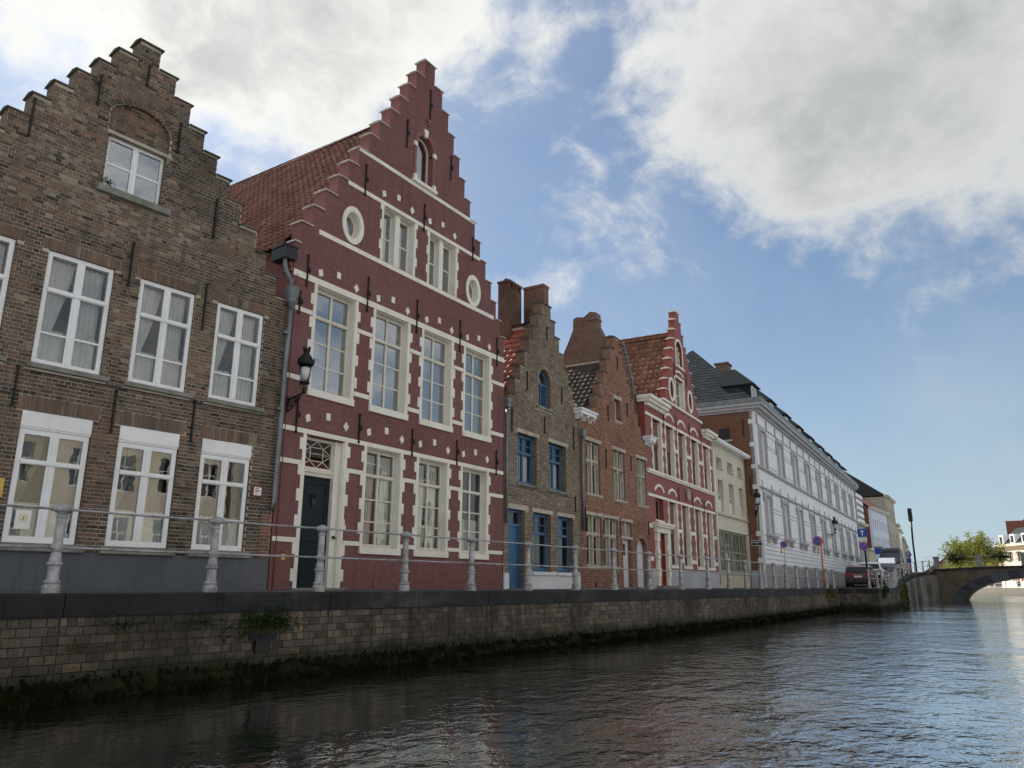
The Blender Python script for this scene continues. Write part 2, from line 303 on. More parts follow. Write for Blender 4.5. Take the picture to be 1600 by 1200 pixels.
# ------------------------------------------------------------------ mesh builder
class MB:
    def __init__(s): s.v = []; s.f = []; s.t = []; s.mi = []; s.sm = []; s.M = None; s.tint = .5; s.mat = 0; s.smooth = False
    def _v(s, p):
        s.v.append(tuple(s.M @ Vector(p)) if s.M else tuple(p)); return len(s.v)-1
    def face(s, idx): s.f.append(tuple(idx)); s.t.append(s.tint); s.mi.append(s.mat); s.sm.append(s.smooth)
    def poly(s, pts): s.face([s._v(p) for p in pts])
    def box(s, x0, x1, y0, y1, z0, z1, skip=''):
        a = [s._v(p) for p in ((x0,y0,z0),(x1,y0,z0),(x1,y1,z0),(x0,y1,z0),(x0,y0,z1),(x1,y0,z1),(x1,y1,z1),(x0,y1,z1))]
        F = {'d': (a[3],a[2],a[1],a[0]), 'u': (a[4],a[5],a[6],a[7]), 'f': (a[0],a[1],a[5],a[4]), 'b': (a[2],a[3],a[7],a[6]), 'l': (a[3],a[0],a[4],a[7]), 'r': (a[1],a[2],a[6],a[5])}
        for k in F:
            if k not in skip: s.face(F[k])
        return s
    def prism(s, pts, y0, y1):
        """polygon in x,z (counter-clockwise seen from -y) extruded from y0 to y1"""
        a = [s._v((x, y0, z)) for x, z in pts]; b = [s._v((x, y1, z)) for x, z in pts]; n = len(pts)
        s.face(a); s.face(b[::-1])
        for i in range(n): s.face((a[i], b[i], b[(i+1)%n], a[(i+1)%n]))
        return s
    def prismz(s, pts, z0, z1):
        a = [s._v((x, y, z0)) for x, y in pts]; b = [s._v((x, y, z1)) for x, y in pts]; n = len(pts)
        s.face(a[::-1]); s.face(b)
        for i in range(n): s.face((a[i], a[(i+1)%n], b[(i+1)%n], b[i]))
        return s
    def lathe(s, prof, cx=0, cy=0, n=10, cz=0, smooth=True):
        sm = s.smooth; s.smooth = smooth; rings = []
        for r, z in prof: rings.append([s._v((cx+r*cos(2*pi*k/n), cy+r*sin(2*pi*k/n), cz+z)) for k in range(n)])
        for i in range(len(rings)-1):
            for k in range(n): s.face((rings[i][k], rings[i][(k+1)%n], rings[i+1][(k+1)%n], rings[i+1][k]))
        s.face(rings[0][::-1]); s.face(rings[-1]); s.smooth = sm; return s
    def tube(s, path, r, n=6, r2=None):
        sm = s.smooth; s.smooth = True; rings = []; P = [Vector(p) for p in path]
        for i, p in enumerate(P):
            d = (P[min(i+1, len(P)-1)] - P[max(i-1, 0)]).normalized()
            u = d.cross(Vector((0, 0, 1)));  u = u.normalized() if u.length > .05 else Vector((1, 0, 0)); w = d.cross(u)
            rr = r if r2 is None else r+(r2-r)*i/(len(P)-1)
            rings.append([s._v(p + u*rr*cos(2*pi*k/n) + w*rr*sin(2*pi*k/n)) for k in range(n)])
        for i in range(len(rings)-1):
            for k in range(n): s.face((rings[i][k], rings[i][(k+1)%n], rings[i+1][(k+1)%n], rings[i+1][k]))
        s.face(rings[0][::-1]); s.face(rings[-1]); s.smooth = sm; return s
    def ring(s, cx, cz, rx, rz, ix, iz, y0, y1, n=28, icx=None, icz=None):
        """elliptical ring plate in the x,z plane"""
        icx = cx if icx is None else icx; icz = cz if icz is None else icz
        o0=[];o1=[];i0=[];i1=[]
        for k in range(n):
            a = 2*pi*k/n; c, d = cos(a), sin(a)
            o0.append(s._v((cx+rx*c, y0, cz+rz*d))); o1.append(s._v((cx+rx*c, y1, cz+rz*d)))
            i0.append(s._v((icx+ix*c, y0, icz+iz*d))); i1.append(s._v((icx+ix*c, y1, icz+iz*d)))
        for k in range(n):
            j = (k+1) % n
            s.face((o0[k], o0[j], i0[j], i0[k])); s.face((o0[j], o0[k], o1[k], o1[j])); s.face((i0[k], i0[j], i1[j], i1[k])); s.face((o1[j], o1[k], i1[k], i1[j]))
        return s
    def disc(s, cx, cz, rx, rz, y, n=24):
        s.poly([(cx+rx*cos(2*pi*k/n), y, cz+rz*sin(2*pi*k/n)) for k in range(n)]); return s
    def mesh(s, name, mats):
        me = bpy.data.meshes.new(name); me.from_pydata(s.v, [], s.f)
        for m in (mats if isinstance(mats, (list, tuple)) else [mats]): me.materials.append(m)
        n = len(s.f)
        at = me.attributes.new('tint', 'FLOAT', 'FACE'); at.data.foreach_set('value', s.t)
        me.polygons.foreach_set('material_index', s.mi); me.polygons.foreach_set('use_smooth', s.sm)
        me.update(); return me
    def build(s, name, mats, parent=None, **props):
        if not s.f: return None
        o = bpy.data.objects.new(name, s.mesh(name, mats)); COL.objects.link(o)
        if parent is not None: o.parent = parent
        for k, v in props.items(): o[k] = v
        return o

def thing(name, label, cat, loc=(0, 0, 0), rotz=0., group=None, kind=None):
    o = bpy.data.objects.new(name, None); o.empty_display_size = .3; COL.objects.link(o)
    o.location = loc; o.rotation_euler = (0, 0, rotz); o['label'] = label; o['category'] = cat
    if group: o['group'] = group
    if kind: o['kind'] = kind
    return o
def inst(me, name, parent, loc=(0, 0, 0), rz=0., scale=None, rot=None, **props):
    o = bpy.data.objects.new(name, me); COL.objects.link(o); o.parent = parent; o.location = loc
    o.rotation_euler = rot if rot else (0, 0, rz)
    if scale: o.scale = scale
    for k, v in props.items(): o[k] = v
    return o
def copy_tree(o, parent=None):
    c = o.copy(); COL.objects.link(c)
    if parent is not None: c.parent = parent
    for ch in list(o.children): copy_tree(ch, c)
    return c
def place(me_or_o, loc, rz): me_or_o.location = loc; me_or_o.rotation_euler = (0, 0, rz)

# ------------------------------------------------------------------ wall helpers (house-local: x along the street, y into the house, z up)
def R4(s0, s1, z0, z1): return dict(k='r', s0=s0, s1=s1, z0=z0, z1=z1)
def AR(s0, s1, z0, zs, z1): return dict(k='a', s0=s0, s1=s1, z0=z0, zs=zs, z1=z1)
def EL(cx, cz, rx, rz): return dict(k='e', s0=cx-rx, s1=cx+rx, z0=cz-rz, z1=cz+rz)
def chord(o, z):
    if z <= o['z0'] or z >= o['z1']: return None
    if o['k'] == 'r': return (o['s0'], o['s1'])
    c = (o['s0']+o['s1'])/2; h = (o['s1']-o['s0'])/2
    if o['k'] == 'a':
        if z <= o['zs']: return (o['s0'], o['s1'])
        t = (z-o['zs'])/(o['z1']-o['zs'])
    else: t = abs(z-(o['z0']+o['z1'])/2)/((o['z1']-o['z0'])/2)
    w = h*sqrt(max(0, 1-t*t)); return (c-w, c+w) if w > .01 else None
def gable(left, right, s0, s1, top):
    """outline columns from step lists [(s, ztop)] outward from the apex"""
    cols = []; L = [(s, z) for s, z in left]; Rr = [(s, z) for s, z in right]
    # apex column
    cols.append((L[0][0], Rr[0][0], top))
    for i in range(1, len(L)): cols.append((L[i][0], L[i-1][0], L[i][1]))
    for i in range(1, len(Rr)): cols.append((Rr[i-1][0], Rr[i][0], Rr[i][1]))
    if L[-1][0] > s0 + .01: cols.append((s0, L[-1][0], L[-1][2] if len(L[-1]) > 2 else L[-1][1]-.5))
    if Rr[-1][0] < s1 - .01: cols.append((Rr[-1][0], s1, Rr[-1][1]-.5))
    return sorted(cols)
def wall(root, outline, ops, mats, thick=.34, z0=-.15, name='wall', y=0.):
    """solid wall with real openings; material 0 front, 1 returns and reveals"""
    mb = MB()
    xs = sorted(set([round(v, 4) for c in outline for v in c[:2]] + [round(v, 4) for o in ops for v in (o['s0'], o['s1'])]))
    zs = sorted(set([z0] + [round(c[2], 4) for c in outline] + [round(v, 4) for o in ops for v in (o['z0'], o['z1']) if v > z0]))
    def solid(i, j):
        if i < 0 or j < 0 or i >= len(xs)-1 or j >= len(zs)-1: return False
        cx = (xs[i]+xs[i+1])/2; cz = (zs[j]+zs[j+1])/2
        if not any(a <= cx <= b and cz < t for a, b, t in outline): return False
        return not any(o['s0'] < cx < o['s1'] and o['z0'] < cz < o['z1'] for o in ops)
    for i in range(len(xs)-1):
        for j in range(len(zs)-1):
            if not solid(i, j): continue
            a, b, c, d = xs[i], xs[i+1], zs[j], zs[j+1]
            mb.mat = 0; mb.poly([(a, y, c), (b, y, c), (b, y, d), (a, y, d)])
            mb.mat = 1; mb.poly([(b, y+thick, c), (a, y+thick, c), (a, y+thick, d), (b, y+thick, d)])
            if not solid(i-1, j): mb.poly([(a, y+thick, c), (a, y, c), (a, y, d), (a, y+thick, d)])
            if not solid(i+1, j): mb.poly([(b, y, c), (b, y+thick, c), (b, y+thick, d), (b, y, d)])
            if not solid(i, j+1): mb.poly([(a, y, d), (b, y, d), (b, y+thick, d), (a, y+thick, d)])
            if not solid(i, j-1): mb.poly([(a, y+thick, c), (b, y+thick, c), (b, y, c), (a, y, c)])
    for o in ops:
        c = (o['s0']+o['s1'])/2; h = (o['s1']-o['s0'])/2; n = 8
        if o['k'] == 'a':
            for sg in (-1, 1):
                arc = [(c+sg*h*cos(pi/2*k/n), o['zs']+(o['z1']-o['zs'])*sin(pi/2*k/n)) for k in range(n+1)]
                crn = (c+sg*h, o['z1'])
                for k in range(n):
                    p = [arc[k], crn, arc[k+1]]
                    if k == 0 or k == n-1 or True:
                        if sg > 0: p = p
                        else: p = p[::-1]
                    mb.mat = 0; mb.poly([(q[0], y, q[1]) for q in p]); mb.mat = 1
                    a, b = arc[k], arc[k+1]
                    q = [(a[0], y, a[1]), (b[0], y, b[1]), (b[0], y+thick, b[1]), (a[0], y+thick, a[1])]
                    mb.poly(q); mb.poly([(r[0], y+thick, r[1]) for r in p][::-1])
        if o['k'] == 'e':
            cz = (o['z0']+o['z1'])/2; v = (o['z1']-o['z0'])/2; n = 32
            def sq(a):
                x, z = cos(a), sin(a); m = max(abs(x), abs(z)); return (c+h*x/m, cz+v*z/m)
            for k in range(n):
                a0, a1 = 2*pi*k/n, 2*pi*(k+1)/n
                e0 = (c+h*cos(a0)*.999, cz+v*sin(a0)*.999); e1 = (c+h*cos(a1)*.999, cz+v*sin(a1)*.999); q0, q1 = sq(a0), sq(a1)
                for yy, rv in ((y, 0), (y+thick, 1)):
                    mb.mat = rv; p = [(e0[0], yy, e0[1]), (q0[0], yy, q0[1]), (q1[0], yy, q1[1]), (e1[0], yy, e1[1])]; mb.poly(p[::-1] if rv == 0 else p)
                mb.mat = 1; mb.poly([(e0[0], y, e0[1]), (e1[0], y, e1[1]), (e1[0], y+thick, e1[1]), (e0[0], y+thick, e0[1])])
    return mb.build(name, mats, root)

def intervals(outline, ops, zc, ze):
    iv = sorted((a, b) for a, b, t in outline if t >= zc - .001)
    mer = []
    for a, b in iv:
        if mer and a <= mer[-1][1] + 1e-3: mer[-1][1] = max(b, mer[-1][1])
        else: mer.append([a, b])
    for o in ops:
        cs = [c for c in (chord(o, zc), chord(o, ze)) if c]
        if not cs: continue
        a0 = min(c[0] for c in cs); b0 = max(c[1] for c in cs); nw = []
        for a, b in mer:
            if b0 <= a or a0 >= b: nw.append([a, b]); continue
            if a0 > a: nw.append([a, a0])
            if b0 < b: nw.append([b0, b])
        mer = nw
    return mer
def bricks(root, outline, ops, mat, z0, z1, ch=.068, L=.205, joint=.011, proud=.007, nparts=300, tintf=None, name='brick', bond=2, jit=.003, y=0., vis=None, wav=.011):
    """lay every brick of a face: the nearest become parts, the rest one joined part"""
    P = []; z = z0; row = 0
    while z < z1:
        full = L; off = (row % 2)*L/2
        head = (row % bond == 1) if bond else False
        for a, b in intervals(outline, ops, z+ch-joint*.5, z+joint*.5):
            if b-a < .03: continue
            l = L*.5 if head else L
            x = a - ((a*1.0 + (off if not head else L*.25)) % l)
            while x < b:
                p = max(x, a) + (joint*.5 if x > a else 0); q = min(x+l, b) - (joint*.5 if x+l < b else 0)
                if q-p > .025: P.append((p, q, z+joint*.5, z+ch-joint*.5))
                x += l
        z += ch; row += 1
    mw = Matrix.Translation(root.location) @ Matrix.Rotation(root.rotation_euler[2], 4, 'Z')
    import mathutils.noise as mn
    def wob(x, z): return wav*mn.noise((x*.45, z*1.3, 4.))+wav*.35*mn.noise((x*3., z*9., 1.))
    def dist(b): return ((mw @ Vector(((b[0]+b[1])/2, 0, (b[2]+b[3])/2))) - CAMP).length - (b[1]-b[0])*8
    cand = P if vis is None else [b for b in P if vis(b)]
    near = set(sorted(range(len(cand)), key=lambda i: dist(cand[i]))[:nparts]); nearb = set(cand[i] for i in near)
    mb = MB(); cache = {}
    for b in P:
        t = tintf(b) if tintf else R.random()
        pr = proud + R.uniform(-jit, jit)
        if b in nearb:
            key = (round(b[1]-b[0], 2), int(t*8))
            if key not in cache:
                m2 = MB(); m2.tint = (key[1]+.5)/8; m2.box(0, key[0], -proud, .002, 0, b[3]-b[2], skip='b'); cache[key] = m2.mesh('brick', mat)
            inst(cache[key], name, root, (b[0], y+R.uniform(-jit, jit)*.6, b[2]+wob(b[0], b[2])), scale=((b[1]-b[0])/key[0], 1, 1))
        else:
            w_ = wob(b[0], b[2]); mb.tint = t; mb.box(b[0], b[1], y-pr, y, b[2]+w_, b[3]+w_, skip='b')
    mb.build(name+'_courses', mat, root, kind='stuff')
    return len(P)
def up(z, h, base, ch): return base+math.ceil((z+h-base)/ch-.02)*ch-z-.004
def soldier(mb, s0, s1, z0, h, w=.066, j=.010, proud=.009, fan=.12):
    n = max(2, round((s1-s0)/w)); st = (s1-s0)/n; c = (s0+s1)/2
    for i in range(n):
        a = s0+i*st+j/2; b = s0+(i+1)*st-j/2; mb.tint = R.uniform(.35, .85); hh = h*R.uniform(.94, 1.0)
        da = (a-c)*fan; db = (b-c)*fan
        mb.prism([(a, z0), (b, z0), (b+db, z0+hh), (a+da, z0+hh)], -proud-R.uniform(0, .003), .001)

def tiles(root, mat, e, r, y0, y1, tw=.21, tl=.30, nparts=300, ridge_drop=0., name='roof_tile', vis=None, wave=.028):
    """pantiles on the slope from eave e=(s,z) to ridge r=(s,z), running from y0 to y1"""
    ds, dz = r[0]-e[0], r[1]-e[1]; Ls = sqrt(ds*ds+dz*dz); u = (ds/Ls, dz/Ls); n = (-u[1]*(1 if ds > 0 else -1), abs(u[0]))
    if ds < 0: n = (u[1], -u[0]); n = (abs(u[1]), abs(u[0]))
    rows = int(Ls/tl); colsn = int((y1-y0)/tw)
    prof = [(0, .006), (.12, .95), (.27, 1.0), (.42, .45), (.6, .04), (.8, .0), (1.0, .25)]
    def tile(mb, oy, ov):
        a0 = [];a1 = [];lp = []
        for q, h in prof:
            yy = oy + q*tw*1.04
            h0 = h*wave+.03; h1 = h*wave
            s0, z0 = e[0]+u[0]*(ov-.03)+n[0]*h0, e[1]+u[1]*(ov-.03)+n[1]*h0
            s1, z1 = e[0]+u[0]*(ov+tl)+n[0]*h1, e[1]+u[1]*(ov+tl)+n[1]*h1
            a0.append(mb._v((s0, yy, z0))); a1.append(mb._v((s1, yy, z1))); lp.append(mb._v((s0-n[0]*.022, yy, z0-n[1]*.022)))
        for k in range(len(prof)-1):
            if ds > 0: mb.face((a0[k], a1[k], a1[k+1], a0[k+1])[::-1]); mb.face((lp[k], a0[k], a0[k+1], lp[k+1])[::-1])
            else: mb.face((a0[k], a1[k], a1[k+1], a0[k+1])); mb.face((lp[k], a0[k], a0[k+1], lp[k+1]))
    mw = Matrix.Translation(root.location) @ Matrix.Rotation(root.rotation_euler[2], 4, 'Z')
    T = [(y0+j*tw, i*tl) for i in range(rows+1) for j in range(colsn)]
    def P(t): return Vector((e[0]+u[0]*t[1], t[0], e[1]+u[1]*t[1]))
    cand = T if vis is None else [t for t in T if vis(P(t))]
    near = set(sorted(cand, key=lambda t: ((mw @ P(t))-CAMP).length)[:nparts])
    mb = MB(); mb.smooth = True; cache = {}
    for t in T:
        tn = R.random()
        if t in near:
            k = int(tn*6)
            if k not in cache: m2 = MB(); m2.smooth = True; m2.tint = (k+.5)/6; tile(m2, 0, 0); cache[k] = m2.mesh('roof_tile', mat)
            inst(cache[k], name, root, (u[0]*t[1], t[0]+R.uniform(-.004, .004), u[1]*t[1]+R.uniform(-.003, .003)))
        else: mb.tint = tn; tile(mb, *t)
    mb.build(name+'_field', mat, root, kind='stuff')

def body(root, s0, s1, depth, eave, ridge, mats, z0=-.1, y0=.34, kink=0.):
    """closed shell behind the facade: sides, back, floor and roof deck; mats 0 side, 1 deck"""
    mb = MB(); rs, rz = ridge; y1 = y0+depth; a, b = s0+.02, s1-.02
    tp = [(a, eave[0])]+([(a+kink, eave[0]+.02)] if kink else [])+[(rs, rz)]+([(b-kink, eave[1]+.02)] if kink else [])+[(b, eave[1])]
    pl = [(a, z0), (b, z0)]+tp[::-1]
    mb.poly([(x, y1, z) for x, z in pl][::-1])
    mb.poly([(a, y1, z0), (a, y0, z0), (a, y0, eave[0]), (a, y1, eave[0])]); mb.poly([(b, y0, z0), (b, y1, z0), (b, y1, eave[1]), (b, y0, eave[1])])
    mb.poly([(a, y0, z0), (a, y1, z0), (b, y1, z0), (b, y0, z0)])
    mb.mat = 1
    for p, q in zip(tp, tp[1:]): mb.poly([(p[0], y0, p[1]), (q[0], y0, q[1]), (q[0], y1, q[1]), (p[0], y1, p[1])])
    return mb.build('house_shell', mats, root)
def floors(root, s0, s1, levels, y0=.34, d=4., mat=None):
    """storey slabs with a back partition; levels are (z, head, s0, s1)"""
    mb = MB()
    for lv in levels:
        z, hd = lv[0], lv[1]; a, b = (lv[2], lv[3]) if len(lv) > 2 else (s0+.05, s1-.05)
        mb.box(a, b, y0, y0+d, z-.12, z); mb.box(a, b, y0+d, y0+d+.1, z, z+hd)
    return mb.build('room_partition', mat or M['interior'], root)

def fold(mb, s0, s1, z0, z1, y, amp=.024, per=.085, gather=0., top=None):
    """hanging cloth with folds; gather pulls the bottom towards one side"""
    n = max(6, int((s1-s0)/.018)); nz = 5 if gather else 2; mb.smooth = True
    ph = R.uniform(0, 6); rows = []
    for j in range(nz):
        t = j/(nz-1); row = []
        for i in range(n+1):
            u = i/n; w = (s1-s0)
            x = s0+u*w
            if gather > 0: x = s0+u*w*(1-gather*(t**1.3))
            elif gather < 0: x = s1-(1-u)*w*(1+gather*(t**1.3))
            row.append(mb._v((x, y+amp*sin(u*w/per*2*pi+ph)+amp*.5*sin(u*w/per*.9+ph), z1-(z1-z0)*t)))
        rows.append(row)
    for j in range(nz-1):
        for i in range(n): mb.face((rows[j][i], rows[j+1][i], rows[j+1][i+1], rows[j][i+1]))
    mb.smooth = False

def window(root, s0, s1, z0, z1, y, mat, cols=2, rows=(1,), fw=.06, bar=.03, post=None, transom=None, glass='glass', label=None, curt=None, depth=.07, cell=None, sub=True, arch=None, name='window', meeting=True):
    """rows: fractions from bottom giving glazing rows; transom: z of a thick bar; post: width of the middle stile"""
    mb = MB(); ya, yb = y, y+depth
    mb.box(s0, s0+fw, ya, yb, z0, z1); mb.box(s1-fw, s1, ya, yb, z0, z1)
    mb.box(s0+fw, s1-fw, ya, yb, z0, z0+fw*1.2); mb.box(s0+fw, s1-fw, ya, yb, z1-fw, z1)
    a, b, c, d = s0+fw, s1-fw, z0+fw*1.2, z1-fw
    post = post if post is not None else bar
    bands = [(c, d)] if transom is None else [(c, transom-.035), (transom+.035, d)]
    if transom is not None:
        mb.box(a, b, ya-.015, yb, transom-.035, transom+.035); mb.box(a-.01, b+.01, ya-.035, ya-.013, transom-.02, transom+.045)
    panes = []
    for bi, (lo, hi) in enumerate(bands):
        nr = rows[bi] if bi < len(rows) else 1; nc = cell[bi] if cell else cols
        xs = []
        for k in range(nc+1): xs.append(a+(b-a)*k/nc)
        fr = nr if isinstance(nr, (list, tuple)) else [i/nr for i in range(1, nr)]
        zz_ = [lo]+[lo+(hi-lo)*f for f in fr]+[hi]
        for k in range(1, nc):
            w = post if (nc == 2 or k == nc/2) else bar
            mb.box(xs[k]-w/2, xs[k]+w/2, ya+(.0 if w > bar else .015), yb-.01, lo, hi)
            if w > .07: mb.box(xs[k]-w*.22, xs[k]+w*.22, ya-.012, ya+.001, lo, hi)
        for f in zz_[1:-1]: mb.box(a, b, ya+.018, yb-.012, f-bar/2, f+bar/2)
        for i in range(len(zz_)-1):
            for k in range(nc): panes.append((xs[k], xs[k+1], zz_[i], zz_[i+1]))
    w = mb.build(name, mat, root)
    if label: w['label'] = label
    for p in panes:
        m2 = MB(); m2.box(p[0]+.004, p[1]-.004, ya+.030+R.uniform(-.002, .002), ya+.036, p[2]+.004, p[3]-.004, skip='blrud')
        m2.build('pane', M[glass], w)
    if curt:
        m3 = MB()
        for cseg in curt:
            fold(m3, *cseg[:4], y+.13+(cseg[5] if len(cseg) > 5 else 0), gather=cseg[4] if len(cseg) > 4 else 0)
        m3.build('curtain', M['curtain'], w)
    return w
def anchor(root, s, z0, z1, y=-.02, mark=True, me={}):
    mb = MB(); mb.box(s-.014, s+.014, y-.03, y, z0, z1); mb.box(s-.022, s+.022, y-.035, y+.001, z0-.02, z0+.03); mb.box(s-.022, s+.022, y-.035, y+.001, z1-.03, z1+.02)
    m = (z0+z1)/2
    if mark: mb.box(s-.01, s+.075, y-.05, y-.028, m-.015, m+.02); mb.box(s+.03, s+.05, y-.05, y-.02, m-.05, m+.09)
    return mb.build('wall_anchor', M['iron'], root)
def cap(root, s0, s1, z, y0, y1, mat, h=.06, ov=.06, slope=.04, name='coping_stone'):
    """coping slab on one gable step"""
    mb = MB(); mb.M = None
    a, b, c, d = s0-ov, s1+ov, y0-ov, y1+ov
    v = [mb._v(p) for p in ((a, c, z), (b, c, z), (b, d, z), (a, d, z), (a+.01, c+.01, z+h*.75), (b-.01, c+.01, z+h*.75), (b-.01, (c+d)/2, z+h+slope), (a+.01, (c+d)/2, z+h+slope), (b-.01, d-.01, z+h*.75), (a+.01, d-.01, z+h*.75))]
    for f in ((3,2,1,0),(0,1,5,4),(4,5,6,7),(7,6,8,9),(2,3,9,8),(0,4,7,9,3),(1,2,8,6,5)): mb.face([v[i] for i in f])
    return mb.build(name, mat, root)
def boxpart(root, name, mat, *b, **props):
    mb = MB()
    for q in ([b] if not isinstance(b[0], (list, tuple)) else b): mb.box(*q)
    return mb.build(name, mat, root, **props)
def leafcloud(mb, pts, size, n, spread, flat=.0):
    for c in pts:
        for _ in range(n):
            x, y, z = (c[0]+R.gauss(0, spread[0]), c[1]+R.gauss(0, spread[1]), c[2]+R.gauss(0, spread[2]))
            a = R.uniform(0, 2*pi); t = R.uniform(-1, 1)*(1-flat); s = size*R.uniform(.6, 1.3); mb.tint = R.random()
            u = Vector((cos(a), sin(a), t*.6)).normalized()*s; w = Vector((-sin(a)*t, cos(a)*t, 1-abs(t)*.5)).normalized()*s*.7
            p = Vector((x, y, z)); mb.poly([p-u*.5, p+w*.5, p+u*.5, p-w*.5])

# ================================================================== SETTING
WATER = -1.22
def ramp(x):
    if x < 60: return 0.
    if x > 88: return 1.5
    t = (x-60)/28.; return 1.5*t*t*(3-2*t)*.55 + 1.5*t*.45
def rz_(x, y):
    w = 1-max(0, min(1, (y-11.)/3.5)); return ramp(x)*w - .012
QL = [(-9, 10.62), (-2, 10.15), (5, 9.60), (9, 9.36), (13, 9.12), (17, 8.95), (21, 8.83), (26, 8.72), (32, 8.76), (40, 8.98), (47.6, 9.22), (47.9, 7.25), (52.5, 7.3), (58, 7.55), (63, 7.95), (68, 8.5), (74, 9.05), (80, 9.15), (85, 8.65), (88.4, 8.0)]
QI = [(x, y) for x, y in QL]
# water, canal bed, ground beyond
mb = MB(); mb.box(-60, 420, -160, 16, WATER-.02, WATER, skip='dblrf'); mb.build('water', M['water'], kind='structure')
mb = MB(); mb.box(-400, 1500, -900, 900, -3.2, -3.0); mb.build('ground', M['ground'], kind='structure')
# street between quay and house fronts
mb = MB(); nn = []
xs = [-9+1.6*i for i in range(70)]
def qy(x):
    for a, b in zip(QL, QL[1:]):
        if a[0] <= x <= b[0] and b[0]-a[0] > .01 and b[0] != 47.9: return a[1]+(b[1]-a[1])*(x-a[0])/(b[0]-a[0])
    return QL[0][1] if x < -9 else (9.2 if x < 48 else 8.6)
for i in range(len(xs)-1):
    ys = [0, .1, .3, .5, .75, 1.]
    for k in range(5):
        q = []
        for (X, kk) in ((xs[i], k), (xs[i+1], k), (xs[i+1], k+1), (xs[i], k+1)):
            yq = qy(X)+.28; Y = yq+(19.-yq)*ys[kk]; q.append((X, Y, rz_(X, Y)))
        mb.poly(q)
mb.build('road', M['road'], kind='structure')
mb = MB(); mb.box(101, 420, 9.2, 60, -.5, -.02, skip='d'); mb.build('far_street', M['road'], kind='structure')

# ------------------------------------------------------------------ quay wall: coping stones, brick courses, wet moss
qroot = thing('quay_wall', 'stone and brick quay wall with dark coping rising from the canal', 'quay wall', (0, 0, 0))
def seglist():
    for a, b in zip(QL, QL[1:]):
        L = sqrt((b[0]-a[0])**2+(b[1]-a[1])**2); yield a, b, L, atan2(b[1]-a[1], b[0]-a[0])
cb = MB(); core = MB(); mossb = MB(); wl = []
for a, b, L, an in seglist():
    T = Matrix.Translation((a[0], a[1], 0)) @ Matrix.Rotation(an, 4, 'Z')
    nst = max(1, round(L/1.95)); st = L/nst
    for k in range(nst):
        m2 = MB(); m2.M = T; x0, x1 = k*st+.006, (k+1)*st-.006
        h0 = ramp(a[0]+(b[0]-a[0])*k/nst); h1 = ramp(a[0]+(b[0]-a[0])*(k+1)/nst)
        jj = R.uniform(-.006, .006); y0 = -.05+jj; y1 = .42
        vv = [m2._v(p) for p in ((x0, y0, -.265+h0), (x1, y0, -.265+h1), (x1, y1, -.265+h1), (x0, y1, -.265+h0), (x0, y0, -.02+h0), (x1, y0, -.02+h1), (x1, y1, h1), (x0, y1, h0), (x0, y0+.02, h0), (x1, y0+.02, h1))]
        for f in ((3, 2, 1, 0), (0, 1, 5, 4), (4, 5, 9, 8), (8, 9, 6, 7), (2, 3, 7, 6), (0, 4, 8, 7, 3), (1, 2, 6, 9, 5)): m2.face([vv[i] for i in f])
        m2.build('coping_stone', M['coping'], qroot)
    core.M = T
    h0, h1 = ramp(a[0]), ramp(b[0])
    core.poly([(0, 0, -2.4), (L, 0, -2.4), (L, 0, h1-.26), (0, 0, h0-.26)])
core.build('wall_core', M['quaymortar'], qroot)
# bricks of the quay face
BR = []
for a, b, L, an in seglist():
    if a[0] >= 62: continue
    T = Matrix.Translation((a[0], a[1], 0)) @ Matrix.Rotation(an, 4, 'Z'); z = -.275; row = 0
    while z > -1.02:
        x = -(row % 2)*.085 - R.uniform(0, .03)
        while x < L:
            w = R.choice((.15, .17, .17, .19, .21)) if row % 3 else R.choice((.10, .12, .17)); p, q = max(x, 0), min(x+w, L)
            if q-p > .04 and R.random() > .012: BR.append((T, p+.005, q-.005, z-.098, z-.007, ramp(a[0]), an))
            x += w
        z -= .104; row += 1
BR.sort(key=lambda t: ((t[0] @ Vector(((t[1]+t[2])/2, 0, t[3])))-CAMP).length)
cache = {}; mb = MB()
for i, (T, p, q, z0, z1, h, an) in enumerate(BR):
    tn = min(1, max(0, R.gauss(.45, .22))); k = (int(tn*8), round(q-p, 2))
    if i < 300:
        if k not in cache: m2 = MB(); m2.tint = (k[0]+.5)/8; m2.box(0, k[1], -.016, .002, 0, .091, skip='b'); cache[k] = m2.mesh('brick', M['quay'])
        w = T @ Vector((p, R.uniform(-.004, .005), z0)); inst(cache[k], 'brick', qroot, w, rot=(0, R.uniform(-.012, .012), an))
    else:
        mb.M = T; mb.tint = tn; mb.box(p, q, -.016-R.uniform(-.006, .007), .0, z0+h, z1+h, skip='b')
mb.build('brick_courses', M['quay'], qroot, kind='stuff')
# moss ledge, lumpy, hanging over the water line
for a, b, L, an in seglist():
    if a[0] > 60: continue
    T = Matrix.Translation((a[0], a[1], 0)) @ Matrix.Rotation(an, 4, 'Z'); nx = max(2, int(L/.07)); mossb.M = T; mossb.smooth = True; rows = []
    import mathutils.noise as mn
    for i in range(nx+1):
        x = L*i/nx; X = T @ Vector((x, 0, 0)); top = -.99+.07*mn.noise((X.x*.9, X.y, 0))+.035*mn.noise((X.x*4, 3, 0))
        col = []
        for j, (yy, t) in enumerate(((.01, 0), (-.02, .12), (-.045, .35), (-.07, .6), (-.06, .85), (-.05, 1.15))):
            z = top+(-1.24-top)*t; d = mn.noise((X.x*3.1, j*.9, 2))*.045+mn.noise((X.x*9, j*2.1, 5))*.022
            col.append(mossb._v((x, yy-(abs(d) if j else 0)-(d if j > 1 else 0), z+d*.5)))
        rows.append(col)
    for i in range(nx):
        for j in range(5): mossb.face((rows[i][j], rows[i][j+1], rows[i+1][j+1], rows[i+1][j]))
